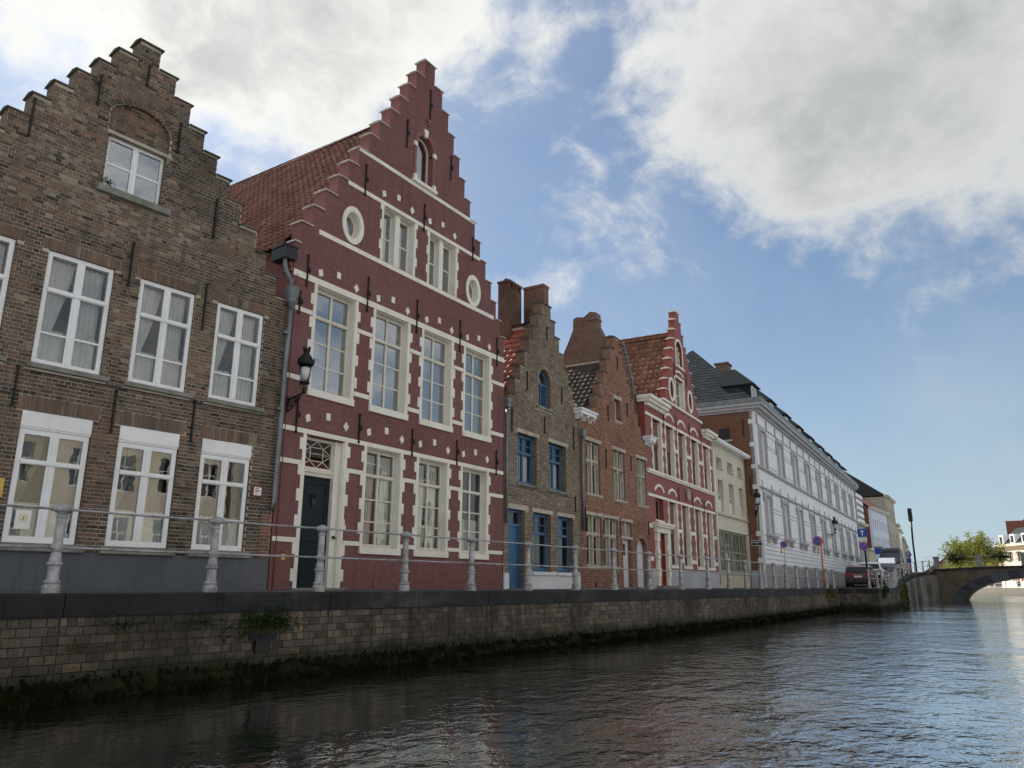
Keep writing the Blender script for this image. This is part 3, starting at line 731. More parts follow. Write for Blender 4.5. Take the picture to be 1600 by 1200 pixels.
mossb.build('moss', M['moss'], None, kind='stuff', label='dark wet moss along the foot of the quay wall', category='moss')
tuft = MB(); tr_ = random.Random(5)
for a, b, L, an in seglist():
    if a[0] > 47: continue
    T = Matrix.Translation((a[0], a[1], 0)) @ Matrix.Rotation(an, 4, 'Z'); tuft.M = T
    for _ in range(int(L*190)):
        x = tr_.uniform(0, L); z = -1.2+abs(tr_.gauss(0, .12)); tuft.tint = tr_.random()*.6; w, h = tr_.uniform(.012, .035), tr_.uniform(.02, .06); y = -.07+.09*(z+1.2)/.3-tr_.uniform(0, .035); k = tr_.uniform(-.03, .03)
        tuft.poly([(x-w, y+.02, z+h), (x+w, y+.02, z+h), (x+w*.5+k, y-.02, z-h), (x-w*.5+k, y-.025, z-h)])
tuft.build('waterweed', M['mossleaf'], None, kind='stuff', label='tufts of dark weed on the moss along the water line', category='weed')
# buttress-like wet stones low on the wall and iron mooring stain
def wallpt(x, z, out=.1):
    for a, b, L, an in seglist():
        if a[0] <= x <= b[0] and b[0]-a[0] > .5:
            t = (x-a[0])/(b[0]-a[0]); return Vector((x+sin(an)*out, a[1]+(b[1]-a[1])*t-out*cos(an), z))
def wallplant(x, z, n, spread, size, mat, label, hang=0.):
    c = wallpt(x, z); o = MB(); pts = []
    for _ in range(n):
        dx = R.gauss(0, spread[0]); dz = R.gauss(0, spread[1]); pts.append((dx, R.uniform(-.10, .02), dz-abs(dx)*hang))
    leafcloud(o, pts, size, 14, (.05, .035, .05))
    for _ in range(9): dx = R.gauss(0, spread[0]*.8); o.tint = .2; o.tube([(dx*.3, .05, 0), (dx*.7, -.03, R.uniform(-.1, .05)), (dx, -.08, R.gauss(0, spread[1]))], .004, 4)
    e = thing('wall_plant', label, 'plant', c, 0., 'plants growing out of the quay wall'); o.build('foliage', M[mat], e, kind='stuff'); return e
wallplant(7.75, -.37, 75, (.27, .085), .04, 'ivy', 'leafy green plant hanging under the coping below the drainpipe between two houses', .15)
wallplant(5.75, -.36, 16, (.22, .05), .028, 'ivy', 'small green creeper under the coping below the leftmost windows')
wallplant(6.75, -.37, 14, (.16, .06), .028, 'ivy', 'small weed tuft on the quay wall left of the big plant')
wallplant(5.4, -.62, 16, (.4, .10), .022, 'weed', 'patch of yellowish weed low on the near quay bricks')
wallplant(44.2, -.25, 30, (.5, .16), .10, 'weed', 'weeds trailing over the coping before the quay steps out')
wallplant(49.5, -.15, 34, (.45, .20), .10, 'ivy', 'bushy weed at the near corner of the projecting quay')
wallplant(60.5, -.25, 40, (.7, .3), .12, 'weed', 'straggling shrub below the curved railing', .3)
wallplant(66.5, -.35, 40, (.8, .45), .13, 'ivy', 'dark shrub hanging where the quay meets the ramp', .3)
# drain outlet under the plant
c = wallpt(7.8, -.68, .0); e = thing('drain_outlet', 'small stone drain outlet in the quay wall under the green plant', 'drain', c, radians(-6))
boxpart(e, 'lintel_stone', M['coping'], -.22, .22, -.06, .02, .02, .10); boxpart(e, 'spout', M['iron'], -.12, .12, -.06, .02, -.16, .018)

# ------------------------------------------------------------------ railing
RP = [(2.75, 9.92), (4.94, 9.80), (7.03, 9.66), (8.93, 9.53), (10.85, 9.41), (12.72, 9.30), (14.68, 9.20), (16.68, 9.12), (18.62, 9.05), (20.75, 8.99), (23.0, 8.93), (25.3, 8.90), (27.4, 8.89), (29.4, 8.90), (31.4, 8.93), (33.5, 8.97), (35.6, 9.03), (37.8, 9.10), (40.2, 9.18), (42.6, 9.26), (45.2, 9.34), (47.25, 9.40)]
post_prof = [(.100, 0), (.100, .085), (.078, .115), (.088, .125), (.092, .14), (.088, .155), (.068, .165), (.066, .325), (.084, .335), (.088, .35), (.084, .365), (.066, .375), (.068, .40), (.058, .47), (.048, .485), (.058, .505), (.066, .53), (.066, .56), (.058, .585), (.054, .60), (.052, .885), (.062, .895), (.062, .915), (.046, .93), (.060, .955), (.092, .975), (.098, 1.0), (.090, 1.025), (.05, 1.055), (.02, 1.065)]
m2 = MB(); m2.lathe(post_prof, n=14, smooth=False)
for a in (0, pi): m2.tube([(.0, 0, 1.0), (.12*cos(a), 0, 1.0)], .032, 8); m2.tube([(.0, 0, .545), (.085*cos(a), 0, .545)], .026, 8)
postmesh = m2.mesh('post', M['rail'])
def railing(name, label, pts, zf, first_x, sep=0):
    r = thing(name, label, 'railing', (pts[0][0], pts[0][1], zf(pts[0][0])))
    o = Vector(r.location)
    for i, (x, y) in enumerate(pts): inst(postmesh, 'post', r, Vector((x, y, zf(x)))-o, rz=atan2(pts[min(i+1, len(pts)-1)][1]-pts[max(i-1, 0)][1], pts[min(i+1, len(pts)-1)][0]-pts[max(i-1, 0)][0]), scale=(1, 1, R.uniform(.985, 1.01)))
    for i in range(len(pts)-1):
        for h in (1.0, .545):
            a = Vector((pts[i][0], pts[i][1], zf(pts[i][0])+h))-o; b = Vector((pts[i+1][0], pts[i+1][1], zf(pts[i+1][0])+h))-o
            mid = (a+b)/2+Vector((0, 0, -.006)); q = MB(); q.tube([a, mid, b], .0155, 7); q.build('rail', M['rail'], r)
    return r
railing('quay_railing', 'weathered grey iron railing along the straight quay before the houses', RP, lambda x: -.01, 0)
RB = [(48.35, 7.72), (50.5, 7.62), (52.4, 7.65), (54.3, 7.72), (56.2, 7.82), (58.1, 7.94), (60., 8.08), (61.9, 8.26), (63.8, 8.45), (65.7, 8.65), (67.6, 8.88), (69.5, 9.07), (72, 9.28), (74.5, 9.42), (77.5, 9.5), (80.5, 9.46), (83.5, 9.2), (86.3, 8.8), (88.3, 8.4)]
railing('ramp_railing', 'curved grey iron railing on the projecting quay climbing to the bridge', RB, lambda x: ramp(x)-.01, 0)

# ================================================================== HOUSE 1: brown brick, far left
A0 = lambda h: radians(33.3-h)
H1 = thing('brick_house', 'brown brick stepped-gable house with white windows and blue-grey plinth, leftmost in the photo', 'house', (10.81, 13.0, 0), A0(38.5), 'gabled houses along the canal')
L1 = [(-3.93, 10.52), (-4.30, 10.10), (-4.62, 9.67), (-4.96, 9.25), (-5.28, 8.82), (-5.58, 8.41), (-5.90, 7.95), (-6.22, 7.52), (-6.55, 7.08), (-6.9, 6.65), (-7.25, 6.2)]
R1 = [(-3.52, 10.52), (-3.15, 10.09), (-2.78, 9.66), (-2.42, 9.22), (-2.08, 8.80), (-1.75, 8.40), (-1.41, 7.97), (-1.00, 7.52), (-.72, 7.06), (-.42, 6.62)]
ol1 = gable(L1, R1, -8.3, -.42, 10.52)
ol1 = [c for c in ol1 if c[0] > -7.3] + [(-8.3, -7.25, 5.8), (-.42, -.04, 6.2)]
win_u = [(-6.56, -5.43), (-4.93, -3.80), (-3.32, -2.21), (-1.73, -.63)]; win_l = [(-6.56, -5.43), (-4.93, -3.80), (-3.34, -2.20), (-1.75, -.64)]
ops = [R4(a, b, 3.66, 5.69) for a, b in win_u] + [R4(a, b, .73, 2.86) for a, b in win_l] + [R4(-4.25, -3.13, 7.20, 8.30)]
wall(H1, ol1, ops+[AR(-4.29, -3.11, 8.366, 8.72, 9.08)], [M['mortarH'], M['wallH']])
boxpart(H1, 'tympanum_back', M['mortarH'], -4.35, -3.05, .105, .30, 8.30, 9.15)
# soldier arches and the blind arch over the gable window
ex = [R4(a-.11, b+.11, 5.69, 5.69+up(5.69, .2, .6, .068)) for a, b in win_u] + [R4(a-.09, b+.09, 2.86, 2.86+up(2.86, .19, .6, .068)) for a, b in win_l] + [AR(-4.295, -3.105, 8.30, 8.72, 9.085), R4(-4.30, -3.05, 8.30, 8.36), R4(-8.3, 0, -1, .60)]
sl = [R4(a-.08, b+.12, 3.57, 3.66) for a, b in win_u] + [R4(a-.1, b+.12, .60, .73) for a, b in win_l] + [R4(-4.36, -2.97, 7.06, 7.20)]
def tH(b):
    z = b[2]; red = .26 if (6.2 < z < 8.6 and R.random() < .4) else 0
    import mathutils.noise as mn
    return min(1, max(0, R.gauss(.42, .19)+red+.30*mn.noise((b[0]*.55, z*.55, 9.))-(.10 if z < 3.5 else 0)))
bricks(H1, ol1, ops+ex+sl, M['brickH'], .60, 10.5, tintf=tH, nparts=300, vis=lambda b: b[0] > -6.)
mb = MB()
for a, b in win_u: soldier(mb, a-.10, b+.10, 5.692, up(5.69, .2, .6, .068), fan=.03)
for a, b in win_l: soldier(mb, a-.08, b+.08, 2.862, up(2.86, .19, .6, .068), fan=.03)
mb.build('soldier_course', M['brickH'], H1, kind='stuff')
# recessed tympanum and its arch ring
mb = MB(); n = 22; c = -3.70
for k in range(n):
    a0, a1 = pi*k/n+.02, pi*(k+1)/n-.02; mb.tint = R.uniform(.2, .8)
    def q(a, r): return (c+(.62+r)*cos(a), 8.72+(.36+r)*sin(a))
    mb.prism([q(a0, 0), q(a0, .10), q(a1, .10), q(a1, 0)], -.022, .0)
mb.build('arch_ring', M['brickH'], H1, kind='stuff')
mb = MB()
z = 8.37
while z < 9.05:
    cs = chord(AR(-4.30, -3.10, 8.3, 8.72, 9.08), z+.04)
    if cs:
        x = cs[0]-R.uniform(0, .1)
        while x < cs[1]: p, q_ = max(x, cs[0])+.006, min(x+.2, cs[1])-.006; mb.tint = R.uniform(.1, .8); (mb.box(p, q_, .098-R.uniform(0, .004), .106, z+.005, z+.063) if q_ > p+.02 else None); x += .2
    z += .068
mb.build('tympanum_bricks', M['brickH'], H1, kind='stuff')
boxpart(H1, 'lintel', M['stone'], -4.30, -3.05, -.018, .2, 8.301, 8.364)
mb = MB(); mb.box(-8.3, -.05, -.03, .0, -.15, .60); mb.build('plinth', M['plinth'], H1)
for x in (-5.3, -2.75, -.95): boxpart(H1, 'vent_grille', M['plinth'], x, x+.22, -.045, -.029, .04, .17)
for a, b in win_u: boxpart(H1, 'window_sill', M['sill'], a-.07, b+.13, -.09, .12, 3.575, 3.655)
for a, b in win_l: boxpart(H1, 'window_sill', M['sill'], a-.09, b+.11, -.10, .12, .605, .725)
boxpart(H1, 'window_sill', M['sill'], -4.35, -2.98, -.12, .10, 7.065, 7.195)
for i, (a, b) in enumerate(win_u):
    m_ = (a+b)/2
    ct = [(a+.09, m_-.04, 3.76, 4.32), (m_+.04, b-.09, 3.76, 4.32)] + ([(a+.09, m_-.02, 4.32, 5.6, .62, .06), (m_+.02, b-.09, 4.32, 5.6, -.35, .06)] if i != 1 else [(a+.09, m_-.02, 4.32, 5.6, .5, .06), (m_+.02, b-.09, 4.32, 5.6, -.12, .06)])
    window(H1, a+.01, b-.01, 3.66, 5.68, .03, M['white'], 2, ([.40], 1), fw=.075, bar=.035, post=.13, transom=4.98, curt=ct)
for i, (a, b) in enumerate(win_l):
    m_ = (a+b)/2
    ct = [(a+.10, m_-.04, .84, 1.38), (m_+.04, b-.10, .84, 1.38)]
    w = window(H1, a+.02, b-.02, .735, 2.56, .03, M['white'], 2, ([.42], 1), fw=.085, bar=.035, post=.14, transom=2.02, curt=ct)
    m3 = MB()
    for sg in {0: ((a+.1, m_, .1),), 1: ((a+.10, m_-.02, .70), (m_+.02, b-.10, -.30)), 2: ((a+.10, m_-.02, .80), (m_+.02, b-.10, -.15)), 3: ((a+.10, m_-.12, .72), (m_+.25, b-.10, -.5))}[i]: fold(m3, sg[0], sg[1], 1.30, 2.5, .24, .025, .09, gather=sg[2])
    m3.build('curtain', M['curtain2'], w, label='beige drape')
    boxpart(w, 'shutter_box', M['white'], (a+.01, b-.01, .0, .16, 2.60, 2.855), (a+.01, b-.01, .012, .15, 2.565, 2.597))
window(H1, -4.24, -3.14, 7.205, 8.295, .10, M['white'], 2, (2,), fw=.055, bar=.04, post=.11, glass='glassup')
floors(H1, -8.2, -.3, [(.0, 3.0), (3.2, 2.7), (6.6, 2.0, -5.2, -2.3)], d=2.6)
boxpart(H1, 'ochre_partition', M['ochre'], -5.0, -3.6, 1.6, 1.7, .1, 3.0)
body(H1, -8.3, -.35, 2.9, (5.2, 5.2), (-3.75, 9.0), [M['wallH'], M['tileB']])
for i in range(10):
    a, b = L1[i], R1[i]
    nx = L1[i-1][0] if i else -3.72
    if i == 0: cap(H1, a[0], b[0], a[1], 0, .34, M['capH'], .045, .05); continue
    cap(H1, a[0], L1[i-1][0]-.05, a[1], 0, .34, M['capH'], .04, .045); cap(H1, R1[i-1][0]+.05, b[0], b[1], 0, .34, M['capH'], .04, .045)
for s, za, zb in ((-3.72, 9.62, 10.05), (-4.55, 8.75, 9.35), (-2.95, 8.5, 9.15), (-5.55, 7.6, 8.3), (-2.0, 7.0, 7.85), (-3.55, 5.45, 6.3), (-2.02, 5.0, 5.95), (-5.1, 2.9, 3.55), (-3.5, 2.7, 3.45), (-2.0, 2.75, 3.55)): anchor(H1, s, za, zb, mark=False)
boxpart(H1, 'cornice_cable', M['iron'], -5.0, -.2, -.02, -.006, 3.515, 3.53)
# old yellow plaque, poster in the window, house sign, quoin stones
boxpart(H1, 'yellow_plaque', M['yellow'], -5.12, -5.02, -.03, .0, 1.42, 1.72)
p = MB(); p.box(-4.76, -4.53, .050, .055, .95, 1.25); pp = p.build('poster', M['signwhite'], H1)
p = MB(); p.ring(-4.645, 1.13, .062, .062, .055, .055, .047, .0495, 20); p.box(-4.675, -4.62, .047, .0495, 1.10, 1.115); p.box(-4.66, -4.61, .047, .0495, 1.13, 1.145); p.box(-4.65, -4.636, .047, .0495, 1.09, 1.16); p.build('poster_emblem', M['yellow'], H1)
p = MB(); p.box(-.555, -.345, -.035, -.002, 1.84, 2.04); p.build('small_wall_sign', M['doorred'], H1)
p = MB(); p.box(-.535, -.365, -.039, -.0345, 1.86, 2.02); p.build('sign_face', M['signwhite'], H1)
p = MB(); p.box(-.51, -.43, -.042, -.0385, 1.985, 1.998); p.box(-.515, -.395, -.042, -.0385, 1.955, 1.965); p.box(-.505, -.465, -.042, -.0385, 1.925, 1.945); p.box(-.50, -.47, -.042, -.0385, 1.885, 1.90); p.box(-.45, -.42, -.042, -.0385, 1.925, 1.945); p.build('sign_lettering', M['black'], H1)
for k in range(4): boxpart(H1, 'corner_stone', M['blind'] if 0 else M['wallB'], -.30, -.06, -.014, .0, .62+k*.22, .82+k*.22)
# plants on the gable sill
for s, zz_c, nm in ((-4.22, 7.27, 'small green plant at the left end of the gable window sill'), (-3.16, 7.22, 'tiny weed at the right end of the gable window sill')):
    w = H1.matrix_basis @ Vector((s, -.06, zz_c)); w = Matrix.Translation(H1.location) @ Matrix.Rotation(H1.rotation_euler[2], 4, 'Z') @ Vector((s, -.06, zz_c))
    e = thing('sill_plant', nm, 'plant', w); o = MB(); leafcloud(o, [(R.uniform(-.1, .1), R.uniform(-.02, .02), R.uniform(-.02, .06)) for _ in range(12 if s < -4 else 5)], .035, 10, (.03, .03, .03)); o.build('foliage', M['ivy'], e, kind='stuff')

# ================================================================== downpipes between houses
def drainpipe(label, T, pts, r, extras=None, mat='zinc'):
    e = thing('drainpipe', label, 'drainpipe', T[0], T[1], 'drainpipes on the house fronts')
    m = MB(); m.tube(pts, r, 10); m.build('pipe', M[mat], e)
    for p in pts[1:-1]: pass
    z = pts[0][2]-.6
    while z > pts[-1][2]+.5: q = MB(); q.lathe([(r+.006, -.03), (r+.008, 0), (r+.006, .03)], pts[-1][0], pts[-1][1], 10, z); q.build('pipe_bracket', M[mat], e); z -= 1.7
    if extras: extras(e)
    return e
def hopper1(e):
    m = MB(); m.lathe([(.06, -.42), (.065, -.30), (.12, -.26), (.125, -.20), (.10, -.17), (.16, -.08), (.165, .0), (.15, .05), (.15, .10)], 0, -.02, 14, 6.38); m.build('hopper', M['zinc'], e)
    m = MB(); m.tube([(-.04, .0, 6.42), (-.03, .0, 6.62), (-.12, .08, 6.85), (-.16, .10, 7.02), (-.18, .10, 7.3)], .05, 8); m.build('swan_neck', M['zinc'], e)
    m = MB(); m.box(-.26, .06, -.02, .5, 7.14, 7.44); m.box(-.28, .08, -.04, .5, 7.42, 7.46); m.build('gutter_box', M['lead'], e)
drainpipe('tall grey zinc drainpipe with round hopper between the brown and the red gabled house', ((10.72, 12.90, 0), A0(38.5)), [(-.0, -.02, 6.0), (-.02, -.02, 5.), (-.02, -.02, 1.75), (-.10, -.03, 1.60)], .052, hopper1)

# ================================================================== HOUSE 2: red stepped gable
H2 = thing('red_house', 'tall dark red stepped-gable house with white trim and dark blue door', 'house', (10.81, 13.0, 0), A0(33.3), 'gabled houses along the canal')
L2 = [(4.22, 15.13), (3.86, 14.52), (3.55, 13.93), (3.21, 13.33), (2.87, 12.73), (2.48, 12.12), (2.14, 11.56), (1.79, 10.97), (1.47, 10.43), (1.16, 9.88), (.78, 9.30), (.46, 8.75), (.14, 8.20), (.0, 7.66)]
R2 = [(4.68, 15.13), (5.06, 14.52), (5.38, 13.93), (5.68, 13.33), (5.98, 12.73), (6.27, 12.12), (6.57, 11.54), (6.84, 10.95), (7.13, 10.40), (7.44, 9.84), (7.75, 9.27), (8.03, 8.70), (8.27, 8.16), (8.50, 7.66)]
ol2 = gable(L2, R2, 0, 8.50, 15.13)
w2 = [(.73, 1.98), (2.70, 3.94), (4.60, 5.84), (6.50, 7.72)]; w1 = [(2.63, 3.86), (4.57, 5.77), (6.47, 7.66)]; w3 = [(2.80, 4.04), (4.70, 5.92)]
ops = [R4(a, b, 4.34, 6.83) for a, b in w2] + [R4(a, b, .94, 3.31) for a, b in w1] + [R4(.72, 1.90, 0.0, 3.31)] + [R4(a, b, 8.24, 9.76) for a, b in w3] + [EL(1.72, 8.76, .25, .36), EL(6.80, 8.70, .25, .36), AR(3.99, 4.70, 11.15, 12.2, 12.62)]
wall(H2, ol2, ops, [M['mortarR'], M['redbody']])
def bandzone():
    z = [(0, 8.5, 6.85, 7.0), (0, 8.5, 3.325, 3.43), (.65, 7.9, 8.10, 8.22), (1.47, 7.13, 9.79, 9.90), (1.79, 6.84, 10.89, 11.0)]
    return z
bands = bandzone()
def sidebands(z0, z1, wins, left=0., right=8.5):
    e = sorted(wins); out = []; x = left
    for a, b in e: out.append((x, a-.10, z0, z1)); x = b+.10
    out.append((x, right, z0, z1)); return out
bands += sidebands(6.06, 6.165, w2)+sidebands(4.47, 4.58, w2)+sidebands(2.62, 2.72, [(.72, 1.90)]+w1)+sidebands(.97, 1.07, [(.72, 1.90)]+w1)
sur = [R4(a-.09, b+.09, z0, z1) for (l, z0, z1) in ((w2, 4.2, 6.9), (w1, .80, 3.35), (w3, 8.2, 9.85)) for a, b in l] + [R4(.63, 1.99, 0, 3.4), EL(1.72, 8.76, .36, .50), EL(6.80, 8.70, .36, .50)]
n = bricks(H2, ol2, ops+sur+[R4(*b[:2], *b[2:]) for b in bands], M['red'], .0, 15.1, proud=.003, jit=.001, nparts=300, joint=.009, wav=.004)
for b in bands: boxpart(H2, 'white_band', M['redwhite'], b[0]+.002, b[1]-.002, -.018, .0, b[2], b[3])
def toothed(root, s0, s1, z0, z1, mat, w=.09, tw=.085, th=.26, y=-.014, sillz=None, top=True, y1=.0, phase=0):
    mb = MB(); mb.box(s0-w, s0, y, y1, z0, z1); mb.box(s1, s1+w, y, y1, z0, z1)
    z = z0+.30-phase*th
    while z < z1-.06:
        a, b = max(z, z0), min(z+th, z1)
        mb.box(s0-w-tw, s0-w-.0, y+.001, y1, a, b); mb.box(s1+w+.0, s1+w+tw, y+.001, y1, a, b); z += th*2.15
    if sillz: mb.box(s0-w-.01, s1+w+.01, y-.03, .08, sillz[0], sillz[1])
    return mb.build('toothed_surround', mat, root)
for a, b in w2: toothed(H2, a, b, 4.36, 6.848, M['redwhite'], sillz=(4.2, 4.355))
for a, b in w1: toothed(H2, a, b, .955, 3.323, M['redwhite'], sillz=(.80, .953))
toothed(H2, .72, 1.90, .0, 3.323, M['redwhite'], phase=.5)
for a, b in w3: toothed(H2, a, b, 8.222, 9.788, M['redwhite'], w=.07, tw=.06)
# reveal linings painted white
for l, z0, z1 in ((w2, 4.36, 6.83), (w1, .96, 3.31), (w3, 8.24, 9.76)):
    for a, b in l: boxpart(H2, 'reveal_lining', M['redwhite'], (b-.014, b-.002, .0, .30, z0, z1), (a+.002, a+.014, .0, .30, z0, z1), (a, b, .0, .30, z1-.012, z1-.001))
boxpart(H2, 'reveal_lining', M['redwhite'], (1.70, 1.895, .10, .30, .02, 3.30), (.722, .742, .0, .30, .02, 3.30), (1.86, 1.898, .0, .1, .02, 3.30))
for a, b in w2:
    m_ = (a+b)/2; ct = [(a+.1, m_-.05, 4.45, 6.1, .12), (m_+.05, b-.1, 4.45, 6.1, -.10), (a+.08, b-.08, 6.35, 6.75)] if a > 2 else [(m_+.1, b-.12, 4.6, 6.7, -.2), (a+.08, b-.08, 6.45, 6.75)]
    window(H2, a+.015, b-.015, 4.36, 6.815, .17, M['cream'], 2, (3, 1), fw=.065, bar=.035, post=.065, transom=6.12, curt=ct, glass='glassup')
for i, (a, b) in enumerate(w1):
    m_ = (a+b)/2; ct = [(a+.08, m_-.04, 1.05, 3.2, .15), (m_+.04, b-.08, 1.05, 3.2, -.2)] if i < 2 else [(a+.08, b-.08, 1.05, 1.9)]
    window(H2, a+.015, b-.015, .96, 3.295, .17, M['cream'], 2, (3, 1), fw=.065, bar=.035, post=.065, transom=2.66, curt=ct)
for a, b in w3:
    m_ = (a+b)/2
    boxpart(H2, 'stone_mullion', M['redwhite'], m_-.09, m_+.09, .06, .30, 8.24, 9.75)
    for x0, x1 in ((a+.015, m_-.095), (m_+.095, b-.015)): window(H2, x0, x1, 8.25, 9.745, .20, M['redwhite'], 1, (2,), fw=.04, bar=.035, glass='glassup')
for cx, cz in ((1.72, 8.76), (6.80, 8.70)):
    mb = MB(); mb.ring(cx, cz, .37, .50, .25, .36, -.03, .02, 36); mb.ring(cx, cz, .262, .372, .235, .345, .0, .30, 36); ocu = mb.build('oval_window', M['redwhite'], H2)
    mb = MB(); mb.ring(cx, cz, .25, .36, .19, .28, .16, .20, 36); mb.build('frame', M['cream'], ocu)
    mb = MB(); mb.disc(cx, cz, .2, .29, .18, 30); mb.build('pane', M['glassup'], ocu)
# arched top light with white blocks
mb = MB(); c_ = 4.345; h_ = .35
arc = [(c_+h_*cos(pi*k/14), 12.2+.41*sin(pi*k/14)) for k in range(15)]; arci = [(c_+(h_-.045)*cos(pi*k/14), 12.2+.36*sin(pi*k/14)) for k in range(15)]
for k in range(14): mb.prism([arc[k], arc[k+1], arci[k+1], arci[k]], .16, .22)
mb.box(c_-h_, c_-h_+.045, .16, .22, 11.16, 12.2); mb.box(c_+h_-.045, c_+h_, .16, .22, 11.16, 12.2); mb.box(c_-h_+.045, c_+h_-.045, .16, .22, 11.16, 11.21); tw_ = mb.build('arched_window', M['cream'], H2)
mb = MB(); mb.poly([(c_-h_+.02, .19, 11.17), (c_+h_-.02, .19, 11.17)]+[(x, .19, z) for x, z in arci]); mb.build('pane', M['glassup'], tw_)
boxpart(H2, 'sill_block', M['redwhite'], (c_-.52, c_+.52, -.10, .14, 11.002, 11.10), (c_-.47, c_-.36, -.08, .1, 11.10, 11.24), (c_+.36, c_+.47, -.08, .1, 11.10, 11.24))
mb = MB(); mb.box(c_-.50, c_-.355, -.05, .12, 12.14, 12.27); mb.box(c_+.355, c_+.50, -.05, .12, 12.14, 12.27); mb.prism([(c_-.06, 12.61), (c_+.06, 12.61), (c_+.09, 12.84), (c_-.09, 12.84)], -.06, .02); mb.build('arch_blocks', M['redwhite'], H2)
mb = MB()
for k in range(14):
    a0, a1 = pi*k/14, pi*(k+1)/14
    mb.prism([(c_+.365*cos(a0), 12.27+.37*sin(a0)), (c_+.46*cos(a0), 12.27+.48*sin(a0)), (c_+.46*cos(a1), 12.27+.48*sin(a1)), (c_+.365*cos(a1), 12.27+.37*sin(a1))], -.03, .0)
mb.box(c_-.46, c_-.36, -.03, 0, 11.24, 12.14); mb.box(c_+.36, c_+.46, -.03, 0, 11.24, 12.14); mb.build('arch_moulding', M['redbody'], H2)
boxpart(H2, 'pinnacle_corbel', M['redbody'], (4.36, 4.56, -.06, .0, 13.15, 13.25), (4.40, 4.52, -.04, .0, 13.05, 13.15))
def diamond(root, s, z, rot, w=.075, h=.10, mat='redwhite'):
    mb = MB(); P = [(s+w*cos(rot+pi/4+k*pi/2)*1.15, z+h*sin(rot+pi/4+k*pi/2)*1.15) for k in range(4)]; mb.prism(P, -.02, .0); mb.build('white_stone_inset', M[mat], root)
for zb, S in ((7.14, (.79, 1.96, 1.36, 2.75, 3.88, 3.3, 4.68, 5.8, 5.23, 6.56, 7.69, 7.13)), (3.66, (.72, 1.89, 1.32, 2.66, 3.86, 3.28, 4.59, 5.77, 5.18, 6.48, 7.65, 7.06)), (10.09, (2.77, 3.9, 3.34, 4.67, 5.83, 5.26))):
    for i, s in enumerate(S): diamond(H2, s, zb+(.15 if i % 3 == 2 else .02), (.30, pi/4, 0.)[i % 3], mat='redwhite')
for s, a, b in ((.38, 6.70, 7.44), (.22, 6.0, 6.5), (2.35, 6.69, 7.58), (4.25, 6.66, 7.57), (6.18, 6.64, 7.57), (8.08, 6.66, 7.54), (.39, 3.31, 4.06), (2.31, 3.37, 4.05), (4.25, 3.34, 4.0), (6.16, 3.34, 4.0), (8.1, 3.3, 4.0), (2.05, 9.75, 10.6), (4.40, 9.7, 10.5), (6.72, 9.66, 10.4), (4.5, 13.25, 14.25), (3.55, 11.9, 12.75), (5.55, 11.85, 12.6)): anchor(H2, s, a, b)
for i in range(len(L2)):
    a, b = L2[i], R2[i]
    if i == 0: cap(H2, a[0], b[0], a[1], 0, .34, M['redcap'], .035, .05, .02); continue
    cap(H2, a[0], L2[i-1][0]-.052, a[1], 0, .34, M['redcap'], .032, .05, .015); cap(H2, R2[i-1][0]+.052, b[0], b[1], 0, .34, M['redcap'], .032, .05, .015)
# door with fanlight
mb = MB(); mb.box(.745, 1.70, .20, .25, .02, 2.44); dr = mb.build('door', M['door'], H2)
mb = MB(); mb.box(.80, .87, .18, .201, .10, 2.36); mb.box(1.57, 1.64, .18, .201, .10, 2.36); mb.box(.87, 1.57, .18, .201, 2.28, 2.36); mb.box(.87, 1.57, .175, .201, 1.02, 1.10); mb.box(.87, 1.57, .18, .201, .74, .80); mb.box(.87, 1.57, .185, .201, .92, .96)
for k in range(9): mb.box(.90+.075*k, .955+.075*k, .192, .201, .08, .70)
mb.build('door_moulding', M['door'], dr)
boxpart(dr, 'letter_slot', M['iron'], 1.10, 1.34, .165, .176, 1.045, 1.075)
mb = MB(); mb.lathe([(.01, 0), (.035, .01), (.035, .04), (.02, .06)], 1.60, .165, 10, .93); mb.build('door_knob', M['iron'], dr)
# deer head emblem on the door
mb = MB(); cx, cz = 1.22, 1.90
mb.prism([(cx-.05, cz-.02), (cx-.028, cz-.12), (cx+.028, cz-.12), (cx+.05, cz-.02), (cx+.10, cz+.03), (cx+.04, cz+.045), (cx-.04, cz+.045), (cx-.10, cz+.03)], .165, .20)
for sg in (-1, 1):
    for p in (((.02, .03), (.06, .08), (.055, .15)), ((.045, .06), (.10, .09), (.10, .14)), ((.05, .08), (.03, .12), (.035, .14))):
        mb.tube([(cx+sg*q[0], .185, cz+q[1]) for q in p], .009, 5)
mb.build('deer_head_ornament', M['black'], dr)
mb = MB(); mb.box(.745, 1.70, .12, .25, 2.44, 2.52); mb.box(.74, 1.72, .09, .25, 2.52, 2.60); mb.box(.745, .79, .16, .25, 2.60, 3.30); mb.box(1.655, 1.70, .16, .25, 2.60, 3.30); mb.box(.79, 1.655, .16, .25, 3.24, 3.30); mb.box(.79, 1.655, .16, .25, 2.60, 2.645); fl = mb.build('fanlight', M['cream'], H2)
mb = MB(); a, b, c, d = .79, 1.655, 2.645, 3.24; mx_, mz = (a+b)/2, (c+d)/2; hx, hz = .19, .15
def bar(p, q): mb.tube([(p[0], .19, p[1]), (q[0], .19, q[1])], .011, 5)
oc = [(mx_-hx, mz-hz), (mx_, c), (mx_+hx, mz-hz), (b, mz), (mx_+hx, mz+hz), (mx_, d), (mx_-hx, mz+hz), (a, mz)]
inn = [(mx_-hx, mz-hz), (mx_+hx, mz-hz), (mx_+hx, mz+hz), (mx_-hx, mz+hz)]
for k in range(8): bar(oc[k], oc[(k+1) % 8])
for k in range(4): bar(inn[k], inn[(k+1) % 4])
for p, q in zip(inn, ((a, c), (b, c), (b, d), (a, d))): bar(p, q)
